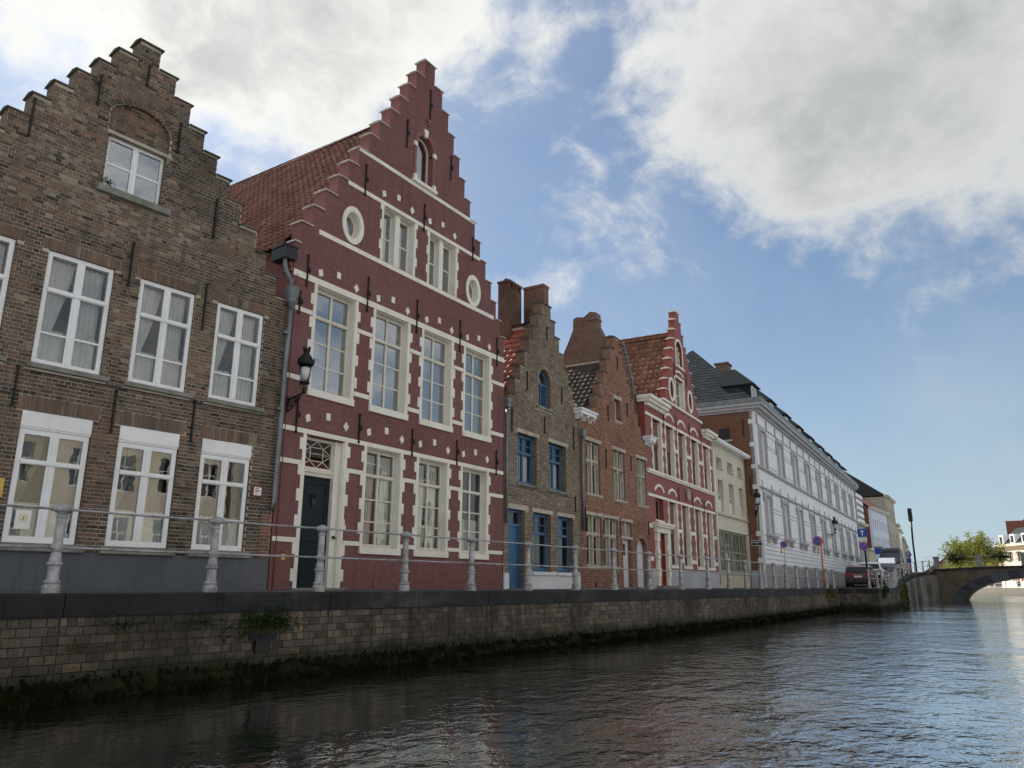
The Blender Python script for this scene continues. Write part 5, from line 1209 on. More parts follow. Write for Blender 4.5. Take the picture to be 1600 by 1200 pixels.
boxpart(H5, 'plinth', M['plinthC'], (2.42, 10.73, -.05, 0, -.1, .80), (.02, .61, -.05, 0, -.1, .80))
mb = MB(); mb.lathe([(.12, 0), (.14, .06), (.10, .12), (.13, .3), (.11, .42), (.06, .46), (.075, .53), (.03, .6)], 5.6, -.10, 8, 4.13); mb.build('niche_figure', M['stone'], H5)
mb = MB(); mb.prism([(5.46, 4.74), (5.74, 4.74), (5.72, 4.62), (5.6, 4.52), (5.48, 4.62)], -.06, 0); mb.build('crest', M['stone'], H5)
for s, a, b in ((4.42, 7.5, 8.2), (6.55, 7.5, 8.2), (8.7, 7.5, 8.2), (2.5, 7.3, 7.9), (4.3, 4.0, 4.6), (6.5, 3.9, 4.6), (8.6, 3.8, 4.4), (4.55, 10.3, 10.9), (6.55, 10.2, 10.8)): anchor(H5, s, a, b, mark=False)
for a, b in ((-.10, 2.62), (8.95, 10.85)):
    boxpart(H5, 'cornice', M['redwhite'], (a+.1, b-.1, -.14, 0, 7.86, 8.0), (a, b, -.28, .3, 8.0, 8.14), (a-.06, b+.05, -.38, .3, 8.14, 8.30)); boxpart(H5, 'gutter_lining', M['lead'], a-.03, b+.02, -.33, .35, 8.30, 8.34)
for i in range(len(L5)-1):
    a, b = L5[i], R5[i]
    if i == 0: cap(H5, a[0], b[0], a[1], 0, .34, M['redwhite'], .05, .06); continue
    cap(H5, a[0], L5[i-1][0]-.062, a[1], 0, .34, M['redwhite'], .05, .06); cap(H5, R5[i-1][0]+.062, b[0], b[1], 0, .34, M['redwhite'], .05, .06)
body(H5, .02, 10.7, 8., (8.1, 8.1), (5.55, 12.5), [M['redC'], M['tileC']], kink=2.45)
tiles(H5, M['tileC'], (.1, 8.30), (2.6, 8.40), .36, 4.6, tw=.29, tl=.36, nparts=0, wave=.045)
tiles(H5, M['tileC'], (2.5, 8.22), (5.55, 12.66), .36, 4.6, tw=.29, tl=.36, nparts=300, wave=.045)
tiles(H5, M['tileC'], (8.5, 8.2), (5.55, 12.66), .36, 4.6, tw=.58, tl=.7, nparts=0, wave=.04)
for k in range(12): boxpart(H5, 'ridge_tile', M['tileC'], 5.43, 5.67, .36+.36*k, .70+.36*k, 12.66, 12.78)
# rough party gable between house 4 and 5, with zinc flashing
slabm = MB(); slabm.prism([(-.42, 5.5), (.10, 5.5), (.10, 8.2), (-.42, 8.75)], .36, .9); slabm.build('rough_party_wall', M['chim'], H5)
mb = MB()
for k in range(14):
    t = k/14.; mb.box(-1.3+1.4*t, -1.2+1.4*t, .37, .5, 10.4-2.3*t-.1, 10.4-2.3*t+.08)
mb.build('zinc_flashing', M['zinc'], H5)
floors(H5, .1, 10.6, [(.05, 3.9), (4.1, 3.9), (8.1, 1.8, 4.0, 7.1)], d=2.5)

# ================================================================== HOUSE 6: low cream house
H6 = thing('cream_house', 'plain cream rendered house with small square windows and white eaves beside the red house', 'house', (41.74, 14.08, 0), A0(30.3), 'plain town houses')
u6 = [(.88, 2.02), (3.18, 4.34), (5.48, 6.56)]
ops = [R4(a, b, 6.62, 7.2) for a, b in u6] + [R4(a+.05, b-.03, 4.14, 5.93) for a, b in u6] + [R4(.35, 6.95, .82, 3.13)]
wall(H6, [(.0, 7.3, 7.9)], ops, [M['dcream'], M['dcream']])
for a, b in u6:
    window(H6, a+.01, b-.01, 6.63, 7.19, .20, M['cream'], 2, (1,), fw=.05); boxpart(H6, 'window_sill', M['stone'], a-.06, b+.06, -.07, .1, 6.54, 6.618)
    window(H6, a+.06, b-.04, 4.15, 5.92, .20, M['cream'], 2, (1, 1), fw=.05, transom=5.1); boxpart(H6, 'painted_reflection', M['signwhite'], a+.12, b-.10, .17, .19, 4.2, 4.85)  # white panel painted in for the bright reflection in the lower panes
boxpart(H6, 'ledge', M['stone'], -.02, 7.32, -.10, 0, 3.92, 4.0); boxpart(H6, 'eaves', M['white'], (-.1, 7.6, -.40, .3, 7.9, 7.97), (-.1, 7.6, -.45, -.36, 7.97, 8.1))
mb = MB(); mb.box(-.1, 7.4, -.3, 5.5, 7.98, 8.02); mb.build('roof_deck', M['slatebody'], H6)
mb = MB(); mb.poly([(-.1, -.35, 8.03), (7.4, -.35, 8.03), (7.4, 4., 8.7), (-.1, 4., 8.7)]); mb.poly([(7.4, 8., 8.03), (-.1, 8., 8.03), (-.1, 4., 8.7), (7.4, 4., 8.7)]); mb.build('roof', M['slatebody'], H6)
for k in range(4):
    a = .36+1.66*k; b = a+1.58
    window(H6, a, b, .84, 3.12, .12, M['olive'], 4, (1, 1), fw=.09, bar=.07, post=.12, transom=1.95, curt=[(a+.1, b-.1, .95, 1.9)])
boxpart(H6, 'plinth', M['fyellow'], .0, 7.3, -.03, 0, -.1, .7); boxpart(H6, 'long_sill', M['stone'], .25, 7.05, -.08, .12, .72, .818)
mb = MB(); mb.box(.02, 7.28, 7.9, 8.0, -.1, 7.98); mb.box(.02, .1, .34, 8., -.1, 7.98); mb.box(7.2, 7.28, .34, 8., -.1, 7.98); mb.build('house_shell', M['dcream'], H6)
floors(H6, .1, 7.2, [(.0, 3.7), (3.9, 2.3), (6.3, 1.4)], d=2.)
mb = MB(); mb.lathe([(.30, 0), (.33, .1), (.26, .3), (.30, .45), (.20, .6)], 8.0, .4, 10, 8.1)
drainpipe('thin white downpipe between the bright red and the cream house', ((41.74, 14.08, 0), A0(30.3)), [(.08, -.07, 7.8), (.08, -.07, .2)], .045, None, 'white')

# ================================================================== HOUSE 7: long white building with slate roof
H7 = thing('white_building', 'long white classical building with tall grey-framed windows, slate roof and dormers', 'building', (49.04, 13.58, 0), A0(30), None)
LW = 50.0
u7 = [(1.05+5.56*k, 2.35+5.56*k) for k in range(9)]; l7 = [(1.35+5.56*k, 2.65+5.56*k) for k in range(9)]
ops = [R4(a, b, 7.60, 9.95) for a, b in u7] + [R4(a, b, 3.25, 5.70) for a, b in l7]
wall(H7, [(0, LW, 11.0)], ops, [M['wwhite'], M['wwhite']])
gr = []
for z in (1.42, 1.71, 2.01, 2.26, 2.53, 2.82, 3.14): gr.append((.3, LW-.2, -.005, 0, z, z+.035))
for k in range(9):
    a = 1.05+5.56*k; p0, p1 = a+1.9, a+5.56-.65
    for z in (9.0, 9.2, 7.75, 9.9): gr.append((p0, p1, -.005, 0, z, z+.045))
    for z in (3.42, 4.75, 5.0, 6.02, 6.32): gr.append((p0+.3, p1+.3, -.005, 0, z, z+.045))
mb = MB()
for q in gr: mb.box(*q)
mb.build('facade_grooves', M['groove'], H7)
boxpart(H7, 'stained_base', M['wgrime'], 0, LW, -.06, 0, -.6, 1.38)
for z, h in ((7.36, .16), (6.12, .06)): boxpart(H7, 'string_course', M['wstone'], (-.06, LW+.06, -.14, 0, z, z+h), (-.03, LW+.03, -.08, 0, z-.07, z))
boxpart(H7, 'string_course', M['wstone'], -.03, LW, -.06, 0, 10.22, 10.30)
for (a, b) in u7:
    boxpart(H7, 'window_surround', M['wstone'], (a-.42, a, -.10, .0, 7.54, 10.20), (b, b+.42, -.10, .0, 7.54, 10.20), (a, b, -.10, .0, 9.95, 10.20), (a-.28, a-.10, -.13, -.10, 7.54, 9.95), (b+.10, b+.28, -.13, -.10, 7.54, 9.95))
    window(H7, a, b, 7.61, 9.94, .10, M['white'], 2, (2, 1), fw=.07, bar=.05, post=.09, transom=9.2, glass='glassup')
for (a, b) in l7:
    boxpart(H7, 'window_surround', M['wstone'], (a-.42, a, -.10, .0, 3.24, 5.90), (b, b+.42, -.10, .0, 3.24, 5.90), (a, b, -.10, .0, 5.70, 5.90), (a-.28, a-.10, -.13, -.10, 3.24, 5.7), (b+.10, b+.28, -.13, -.10, 3.24, 5.7))
    window(H7, a, b, 3.26, 5.69, .10, M['white'], 2, (2, 1), fw=.07, bar=.05, post=.09, transom=4.95)
    boxpart(H7, 'window_console', M['wstone'], (a-.55, b+.55, -.34, 0, 3.12, 3.24), (a-.40, b+.40, -.26, 0, 3.02, 3.12), (a-.38, a-.15, -.22, 0, 2.70, 3.02), (b+.15, b+.38, -.22, 0, 2.70, 3.02))
for k in range(18):
    s = .35+2.76*k; anchor(H7, s, 10.32, 10.85, mark=False); anchor(H7, s+.3, 5.3, 6.6, mark=False)
    if k: anchor(H7, s, 9.0, 9.95, mark=False)
for k in range(17):
    s = .35+2.76*k; boxpart(H7, 'frieze_panel', M['wstone'], s+.25, s+.33, -.03, 0, 10.35, 10.9)
boxpart(H7, 'cornice', M['wstone'], (-.10, LW+.10, -.20, .2, 11.0, 11.14), (-.25, LW+.25, -.42, .2, 11.14, 11.34), (-.38, LW+.38, -.60, .2, 11.34, 11.46))
boxpart(H7, 'side_cornice', M['wstone'], (-.10, -.0, .2, 10., 11.0, 11.14), (-.25, 0., .2, 10., 11.14, 11.34), (-.38, .0, .2, 10., 11.34, 11.46))
boxpart(H7, 'zinc_gutter', M['zinc'], (-.36, LW+.36, -.57, .35, 11.465, 11.84), (-.36, .2, .35, 10.2, 11.465, 11.84))
mb = MB(); mb.mat = 0
mb.box(-.0, .3, .0, 10., -.6, 11.0, skip='f'); mb.build('brick_flank', M['flank'], H7)
boxpart(H7, 'corner_quoins', M['wwhite'], (-.02, .10, -.02, .16, -.5, 11.0), *[(-.03, .10, -.03, .42, z, z+.28) for z in (1.5, 3.1, 6.0, 7.3, 8.7, 10.2)] )
mb = MB(); mb.box(.3, LW, 9.8, 10., -.6, 11.); mb.box(LW-.3, LW, .34, 10, -.6, 11.); mb.box(.3, LW-.3, .34, 10., 10.9, 11.); mb.box(.3, LW-.3, 3., 3.1, 0, 10.9); mb.box(.3, LW-.3, .34, 3., 6.9, 7.1); mb.build('house_shell', M['interior'], H7)
boxpart(H7, 'flank_shutter', M['blind'] if 0 else M['black'], -.04, 0, 1.62, 2.32, 9.28, 10.02); boxpart(H7, 'shutter_sill', M['wstone'], -.10, 0, 1.5, 2.45, 9.14, 9.26)
for y, a, b in ((.75, 9.4, 10.6), (.55, 5.6, 6.7)): boxpart(H7, 'wall_anchor', M['iron'], -.05, -.01, y-.03, y+.03, a, b)
# street name plate on the flank
sp = boxpart(H7, 'street_name_plate', M['signwhite'], -.035, -.002, .08, .74, 2.50, 2.84); boxpart(sp, 'plate_field', M['black'], -.042, -.034, .11, .71, 2.53, 2.81)
boxpart(sp, 'lettering', M['signwhite'], *[(-.046, -.041, .67-.050*k-.034, .67-.050*k, 2.68, 2.735) for k in range(11)], *[(-.046, -.041, .46-.05*k, .49-.05*k, 2.59, 2.625) for k in range(3)])
boxpart(H7, 'utility_cabinet', M['plinthC'], -.46, -.02, .03, .80, -.05, 1.0)
# slate roof
mb = MB(); e0, e1, yb, hz = 11.9, 17.05, 10.2, 17.05
A_, B_, C_, D_ = (-.2, .1, e0), (LW+.2, .1, e0), (LW+.2, yb, e0), (-.2, yb, e0); P_, Q_ = (4.5, 5.1, hz), (LW-4.5, 5.1, hz)
mb.poly([A_, B_, Q_, P_]); mb.poly([D_, A_, P_]); mb.poly([B_, C_, Q_]); mb.poly([C_, D_, P_, Q_]); mb.build('roof', M['slatebody'], H7)
def slatecourses(root, p00, p10, p11, p01, step=.34, ww=.5):
    """overlapping slates over a sloped quad or triangle; p00-p10 eave, p01-p11 ridge"""
    p00, p10, p11, p01 = map(Vector, (p00, p10, p11, p01)); n = (p10-p00).cross(p01-p00).normalized(); n = n if n.z > 0 else -n
    H = ((p01+p11)/2-(p00+p10)/2).length; rows = int(H/step); mb = MB()
    for i in range(rows):
        a = p00.lerp(p01, i/rows); b = p10.lerp(p11, i/rows); a2 = p00.lerp(p01, (i+1)/rows); b2 = p10.lerp(p11, (i+1)/rows); L = (b-a).length; k = max(1, int(L/ww))
        for j in range(k):
            u, v = (j+.01)/k, (j+.99)/k; mb.tint = R.random(); h = .014+R.uniform(0, .006)
            q = [a.lerp(b, u)+n*h, a.lerp(b, v)+n*h, a2.lerp(b2, v)+n*.004, a2.lerp(b2, u)+n*.004]; mb.poly(q)
            mb.poly([a.lerp(b, u), a.lerp(b, v), q[1], q[0]])
    mb.build('slates', M['slate'], root, kind='stuff')
slatecourses(H7, D_, A_, P_, P_); slatecourses(H7, A_, B_, Q_, P_, .5, .7)
boxpart(H7, 'chimney', M['chim'], (12.6, 13.8, 4.6, 5.6, 16.2, 18.0), (12.5, 13.9, 4.5, 5.7, 18.0, 18.12)); boxpart(H7, 'chimney', M['chim'], 24.6, 25.8, 4.6, 5.6, 16.2, 17.8)
def dormer(root, s, zb=12.0):
    mb = MB(); mb.box(s-.75, s+.75, .30, 1.9, zb-.1, zb+.95); d = mb.build('dormer', M['slatebody'], root)
    window(d, s-.62, s+.62, zb+.02, zb+.93, .22, M['white'], 2, (1,), fw=.13, bar=.05, post=.12)
    q = MB(); z = zb+.95; a, b, c, e = s-.98, s+.98, .0, 2.15; q.box(a, b, c, e, z, z+.07)
    q.poly([(a, c, z+.07), (b, c, z+.07), (s+.15, 1.35, z+1.35), (s-.15, 1.35, z+1.35)]); q.poly([(a, e, z+.07), (a, c, z+.07), (s-.15, 1.35, z+1.35), (s-.15, e, z+1.35)]); q.poly([(b, c, z+.07), (b, e, z+.07), (s+.15, e, z+1.35), (s+.15, 1.35, z+1.35)]); q.poly([(s-.15, 1.35, z+1.35), (s+.15, 1.35, z+1.35), (s+.15, e, z+1.35), (s-.15, e, z+1.35)])
    q.build('dormer_roof', M['slatebody'], d)
for k in range(9): dormer(H7, 1.55+5.45*k)
lantern('green-black wall lantern on the brick flank above the street name plate', (49.04-.45, 13.58+.25, 4.55), radians(-60), 1.15)
lantern('black wall lantern on the long white facade above the round no-parking sign', (49.04+26*cos(A0(30)), 13.58+26*sin(A0(30)), 4.6), A0(30), 1.35)

# ================================================================== HOUSES FARTHER ALONG THE STREET
def farhouse(name, label, p0, p1, h, mat, depth=9., wins=(), roof='slatebody', ridge=2.5, z0=-.1, eave=True, group='far town houses', roofmat=None, wmat='white', gfront=False):
    """front from p0 to p1 (plan points); wins: rows (z0, z1, n, width share)"""
    L = sqrt((p1[0]-p0[0])**2+(p1[1]-p0[1])**2); an = atan2(p1[1]-p0[1], p1[0]-p0[0])
    e = thing(name, label, 'house', (p0[0], p0[1], 0), an, group)
    ops = []
    for (a, b, n, w) in wins:
        for k in range(n): c = L*(k+.5)/n; ops.append(R4(c-L/n*w/2, c+L/n*w/2, a, b))
    wall(e, [(0, L, h)], ops, [M[mat], M[mat]], z0=z0, thick=.3)
    for o in ops:
        w = boxpart(e, 'window', M[wmat], (o['s0'], o['s0']+.07, .12, .18, o['z0'], o['z1']), (o['s1']-.07, o['s1'], .12, .18, o['z0'], o['z1']), ((o['s0']+o['s1'])/2-.03, (o['s0']+o['s1'])/2+.03, .12, .18, o['z0'], o['z1']), (o['s0'], o['s1'], .11, .18, o['z0'], o['z0']+.08), (o['s0'], o['s1'], .11, .18, (o['z0']*.35+o['z1']*.65)-.03, (o['z0']*.35+o['z1']*.65)+.03))
        boxpart(w, 'pane', M['glassup'], o['s0'], o['s1'], .15, .155, o['z0'], o['z1'])
    mb = MB(); mb.box(.02, .25, .3, depth, z0, h); mb.box(L-.25, L-.02, .3, depth, z0, h); mb.box(.25, L-.25, depth-.2, depth, z0, h); mb.box(.25, L-.25, 1.6, 1.7, z0, h-.1); mb.box(.25, L-.25, .3, depth-.2, h-.1, h-.02); mb.build('house_shell', M[mat if not gfront else gfront], e)
    if eave: boxpart(e, 'cornice', M['cream'], (-.15, L+.15, -.30, .2, h, h+.14), (-.22, L+.22, -.42, .2, h+.14, h+.26))
    mb = MB(); zr = h+.14; o_ = .2
    if roof == 'hip':
        q = L*.28; A, B, C, D_ = (-o_, -.1, zr), (L+o_, -.1, zr), (L+o_, depth, zr), (-o_, depth, zr); P, Q = (q, depth/2, zr+ridge), (L-q, depth/2, zr+ridge)
        mb.poly([A, B, Q, P]); mb.poly([D_, A, P]); mb.poly([B, C, Q]); mb.poly([C, D_, P, Q]); mb.poly([A, D_, C, B])
    else:
        mb.poly([(-o_, -.1, zr), (L+o_, -.1, zr), (L+o_, depth/2, zr+ridge), (-o_, depth/2, zr+ridge)]); mb.poly([(L+o_, depth, zr), (-o_, depth, zr), (-o_, depth/2, zr+ridge), (L+o_, depth/2, zr+ridge)])
        for x in (.02, L-.02): mb.poly([(x, 0, h), (x, depth, h), (x, depth/2, h+ridge)])
    mb.build('roof', M[roofmat or 'slatebody'], e)
    return e
g1 = farhouse('gatehouse', 'low grey stone gatehouse right behind the white building', (99.2, 16.4), (105.5, 16.6), 7.2, 'fgrey', 7, [(1.0, 2.9, 3, .4)], ridge=.3)
boxpart(g1, 'louvred_panel', M['white'], *[(.4, 5.6, -.10, -.02, 7.5+.75*k, 7.9+.75*k) for k in range(5)]); boxpart(g1, 'louvre_frame', M['wgrime'], .3, 5.8, -.02, .3, 7.35, 11.)
farhouse('yellow_house', 'small pale yellow house with a tiled roof before the lilac-white house', (105.6, 16.55), (108.7, 16.35), 4.4, 'fyellow', 7, [(.8, 2.6, 2, .35)], roofmat='tileB', ridge=1.8)
lil = farhouse('lilac_house', 'lilac-white house with two rows of narrow windows and orange roof', (108.8, 16.3), (120.2, 16.0), 9.7, 'flilac', 9, [(7.2, 8.5, 7, .42), (3.5, 6.3, 7, .42), (.9, 2.4, 7, .42)], roofmat='redbrickfar', ridge=4.0, gfront='redbrickfar')
farhouse('beige_house', 'tall beige house with dark tiled hipped roof above the lilac house', (120.6, 15.95), (132, 16.4), 12.4, 'fbeige', 17, [(9., 11., 4, .4), (5., 7.5, 4, .4), (1., 3., 3, .5)], roof='hip', ridge=6.5, roofmat='slatebody')
farhouse('stepped_house', 'narrow pale house with small stepped gable down the street', (132.4, 16.5), (139, 17.0), 9.2, 'fbeige', 9, [(6., 8., 2, .4), (2.5, 4.8, 2, .4)], ridge=2.)
farhouse('white_house', 'white rendered house with dark roof farther down the street', (139.4, 17.1), (150, 18.0), 8.8, 'wwhite', 9, [(5.6, 7.4, 4, .4), (1.5, 4., 4, .4)])
farhouse('grey_house', 'grey house farther down the street past the white one', (150.4, 18.1), (168, 19.8), 8.2, 'fgrey', 9, [(5.4, 7., 5, .4), (1.5, 4., 5, .4)])
farhouse('tan_house', 'tan house near the far end of the visible row', (168.4, 19.9), (190, 22.), 8.0, 'fbeige', 9, [(5.4, 7., 5, .4), (1.5, 4., 5, .4)], roofmat='redbrickfar')
farhouse('dark_house', 'last dark-roofed house of the row before the street bends', (190.4, 22.1), (225, 25.5), 7.6, 'redbrickfar', 9, [(5., 6.6, 6, .4), (1.5, 4., 6, .4)])
def gablehouse(name, label, x, y, w, h, rh, d, mat, roof='redbrickfar', chim=True, rot=radians(-88), z=0):
    e = thing(name, label, 'house', (x, y, z), rot, 'houses beyond the bridge')
    mb = MB(); mb.prism([(0, -1), (w, -1), (w, h), (w/2, h+rh), (0, h)], 0, d); mb.build('wall', M[mat], e)
    mb = MB(); mb.poly([(-.2, -.2, h-.1), (w/2, -.2, h+rh+.1), (w/2, d, h+rh+.1), (-.2, d, h-.1)]); mb.poly([(w/2, -.2, h+rh+.1), (w+.2, -.2, h-.1), (w+.2, d, h-.1), (w/2, d, h+rh+.1)]); mb.build('roof', M[roof], e)
    for (cx, cz) in ((w*.3, h*.45), (w*.7, h*.45), (w*.5, h*1.05)):
        wd = boxpart(e, 'window', M['white'], (cx-.5, cx+.5, -.04, .0, cz-.7, cz+.7)); boxpart(wd, 'pane', M['black'], cx-.4, cx+.4, -.05, -.041, cz-.6, cz+.6)
    if chim: boxpart(e, 'chimney', M['redbrickfar'], w*.75, w*.75+1., d*.4, d*.4+1., h, h+rh+1.6)
    return e
gablehouse('yellow_gable_house', 'yellow-gabled brick house with chimney left of the trees behind the bridge', 210, 17.2, 6.5, 5.8, 3.2, 12, 'fyellow', 'tileB')
gablehouse('white_gable_house', 'little white-fronted house low behind the bridge ramp', 170, 14.6, 4., 2.2, 1.6, 6, 'wwhite', 'tileB', chim=False)
gablehouse('red_roof_house', 'house with long red roof and square chimney beyond the bridge ramp', 225, 22.5, 9, 3.8, 3.0, 14, 'redbrickfar', 'redbrickfar')
gablehouse('brown_gable_house', 'brown roofed house half hidden by the trees beyond the bridge', 230, 13.5, 9, 6.0, 3.0, 12, 'fbeige', 'redbrickfar')

# ================================================================== BRIDGE
BG = thing('bridge', 'low brick arch bridge with dark bluestone arch ring and flower baskets', 'bridge', (88.4, 8.1, 0), radians(-92.5))
# local x runs across the canal, local y along the canal away from the camera
span0, span1, zc, zsp = 2.05, 15.6, 1.02, -1.6
def arcpt(t, r=0): cx_, a_, b_ = (span0+span1)/2, (span1-span0)/2, zc-zsp; return (cx_-(a_+r)*cos(pi*t), zsp+(b_+r)*sin(pi*t))
def topz(s): return 1.55+.32*sin(pi*min(1, max(0, s/17.5)))
mb = MB(); n = 40
for y, flip in ((0, 0), (6., 1)):
    ss = [0]+[arcpt(k/n)[0] for k in range(n+1)]+[17.6]; zzb = [WATER-1]+[arcpt(k/n)[1] for k in range(n+1)]+[WATER-1]
    for k in range(len(ss)-1):
        b0_, b1_ = (zzb[k], zzb[k+1]) if 0 < k < len(ss)-2 else (WATER-1, WATER-1)
        q = [(ss[k], y, b0_), (ss[k+1], y, b1_), (ss[k+1], y, topz(ss[k+1])), (ss[k], y, topz(ss[k]))]; mb.poly(q if not flip else q[::-1])
for k in range(n):
    p, q = arcpt(k/n), arcpt((k+1)/n); mb.poly([(p[0], 0, p[1]), (q[0], 0, q[1]), (q[0], 6, q[1]), (p[0], 6, p[1])])
mb.build('spandrel_wall', M['bridge'], BG)
for k in range(26):
    t0, t1 = (k+.05)/26, (k+.95)/26; m2 = MB(); m2.tint = R.random(); m2.prism([arcpt(t0), arcpt(t0, .75), arcpt(t1, .75), arcpt(t1)], -.06-R.uniform(0, .03), .0); m2.build('voussoir', M['vouss'], BG)
for k in range(9):
    a, b = 17.6*k/9, 17.6*(k+1)/9; m2 = MB(); m2.prism([(a+.01, topz(a)), (b-.01, topz(b)), (b-.01, topz(b)+.20), (a+.01, topz(a)+.20)], -.12, .5); m2.build('coping_stone', M['coping'], BG)
mb = MB()
for k in range(16):
    a, b = 17.6*k/16, 17.6*(k+1)/16; mb.poly([(a, 0, topz(a)+.05), (b, 0, topz(b)+.05), (b, 6, topz(b)+.05), (a, 6, topz(a)+.05)])
mb.build('bridge_deck', M['road'], BG)
wing = MB(); wing.M = None
# wing wall between ramp and bridge, stained concrete
ww = thing('wing_wall', 'stained grey wing wall joining the quay ramp to the bridge', 'wall', (66.2, 8.55, 0))
m2 = MB(); pts = [(0, 0), (5.8, .35), (13.8, .4), (18.6, -.1), (22.1, -.62)]
for k in range(4):
    (a, b), (c, d) = pts[k], pts[k+1]; h0, h1 = ramp(66.2+a)-.27, ramp(66.2+c)-.27
    m2.poly([(a, b-.06, -2.2), (c, d-.06, -2.2), (c, d-.06, h1), (a, b-.06, h0)])
m2.build('wall_face', M['concrete'], ww)
m2 = MB()
for x in (5., 9.5, 14, 18, 21.8): m2.box(x, x+.35, -.25+(.25 if x < 16 else -.25), .4, -2.2, ramp(66.2+x)-.3)
m2.build('pilaster', M['concrete'], ww, kind='stuff')
# parapet: stone posts, iron rails, flower baskets
for s in (.3, 4.0, 7.6, 11.2, 14.8):
    m2 = MB(); z = topz(s)+.20; m2.box(s-.22, s+.22, -.02, .42, z, z+1.05); m2.box(s-.28, s+.28, -.08, .48, z+1.05, z+1.2); m2.build('parapet_post', M['sill'], BG)
for h in (.55, .98):
    m2 = MB(); m2.tube([(s, .2, topz(s)+.2+h) for s in [17.6*k/20 for k in range(21)]], .02, 6); m2.build('parapet_rail', M['rail'], BG)
for s in (2.1, 5.8, 9.6, 13.2):
    w = Matrix.Translation(BG.location) @ Matrix.Rotation(BG.rotation_euler[2], 4, 'Z') @ Vector((s, -.05, topz(s)+1.1))
    e = thing('flower_basket', {2.1: 'dark green flower basket on the bridge railing nearest the ramp', 5.8: 'second flower basket from the ramp on the bridge railing, with reddish flowers', 9.6: 'third flower basket along the bridge railing, over the arch crown', 13.2: 'flower basket on the bridge railing near the right edge of the photo'}[s], 'flower basket', w, radians(-92.5), 'flower baskets on the bridge railing')
    boxpart(e, 'planter', M['iron'], -.7, .7, -.2, .2, -.15, .05)
    for nm, mt, nn, zo in (('foliage', 'ivy', 70, .05), ('blossoms', 'weed', 18, .15)):
        o = MB(); pts_ = []
        for _ in range(nn): x = R.gauss(0, .45); pts_.append((x, R.gauss(0, .22), zo-R.gauss(.12, .30)*(1-min(1, abs(x))*.5)+.10))
        leafcloud(o, pts_, .13 if nm == 'foliage' else .08, 12, (.09, .09, .08)); o.build(nm, M[mt] if nm == 'foliage' else M['flowerred'], e, kind='stuff')
# pier of the far bridge end and the right bank beyond view
bk = thing('right_bank_quay', 'brick quay of the opposite bank', 'quay wall', (0, 0, 0))
m2 = MB(); m2.box(-60, 101, -13.5, -10.2, -2.4, -.02); m2.build('wall', M['bridge'], bk)

# ================================================================== BEYOND THE BRIDGE
fq = thing('far_quay', 'sunlit stone quay curving across the canal beyond the arch', 'quay wall', (96, 8.6, 0))
path = [(0, 0), (20, 1.0), (36, .8), (46, -.6), (53, -3.5), (56, -8), (58, -14), (62, -26), (63, -48)]
m2 = MB()
for (a, b), (c, d) in zip(path, path[1:]):
    m2.poly([(a, b, -2.3), (c, d, -2.3), (c, d, -.05), (a, b, -.05)])
    m2.poly([(a, b, -.05), (c, d, -.05), (c+26, d+(12 if a < 50 else 0), -.04), (a+(0 if a < 30 else 26), b+12, -.04)])
m2.build('quay_face', M['sunwall'], fq)
m2 = MB()
for (a, b), (c, d) in zip(path, path[1:]):
    L = sqrt((c-a)**2+(d-b)**2); k = int(L/1.6)
    for i in range(k): t = i/k; x, y = a+(c-a)*t, b+(d-b)*t+.0; m2.box(x, x+.16, y+.1, y+.26, -.05, 1.15)
    for h in (.15, .6, 1.08): m2.tube([(a, b+.18, h), (c, d+.18, h)], .05, 5)
rr_ = thing('far_railing', 'white railing along the curved quay seen through the bridge arch', 'railing', (96, 8.6, 0)); m2.build('balusters', M['white'], rr_, kind='stuff')
def tree(label, x, y, z, h, rad, n, seed, mat='leaf', lean=(0, 0)):
    rr = random.Random(seed); e = thing('tree', label, 'tree', (x, y, z), 0, 'trees beyond the bridge')
    tr = MB(); tr.tube([(0, 0, 0), (lean[0]*.2, .05, h*.25), (lean[0]*.5, lean[1]*.5, h*.45)], .22, 8, .13); tips = []
    for k in range(11):
        a = rr.uniform(0, 2*pi); el = rr.uniform(.25, 1.3); L = rad*rr.uniform(.75, 1.15); b0 = Vector((lean[0]*.4, lean[1]*.4, h*rr.uniform(.25, .45)))
        tip = b0+Vector((cos(a)*cos(el)*L, sin(a)*cos(el)*L, sin(el)*L*1.05)); mid = (b0+tip)/2+Vector((0, 0, L*.12)); tr.tube([b0, mid, tip], .08, 5, .02); tips += [mid, tip]
        for q in range(5):
            t2 = mid.lerp(tip, rr.random())+Vector((rr.gauss(0, 1), rr.gauss(0, 1), rr.gauss(.1, .8)))*rad*.25; tr.tube([mid.lerp(tip, rr.random()), t2], .03, 4, .008); tips.append(t2)
    tr.build('trunk', M['bark'], e)
    cr = MB()
    for t in tips:
        for q in range(n):
            c = t+Vector((rr.gauss(0, 1), rr.gauss(0, 1), rr.gauss(0, .8)))*rad*.10
            leafcloud(cr, [c], .24, 6, (.17, .17, .14))
    cr.build('crown', M[mat], e, kind='stuff'); return e
tree('largest loose-crowned yellowish green tree behind the bridge, in the middle', 160, 8.4, 0, 11.0, 4.0, 13, 3)
tree('leftmost thin-crowned light green tree behind the bridge', 157, 11.0, 0, 9.4, 3.0, 8, 5)
tree('darker green tree behind the bridge next to the cream building', 163, 6.8, 0, 11.4, 3.6, 13, 8)
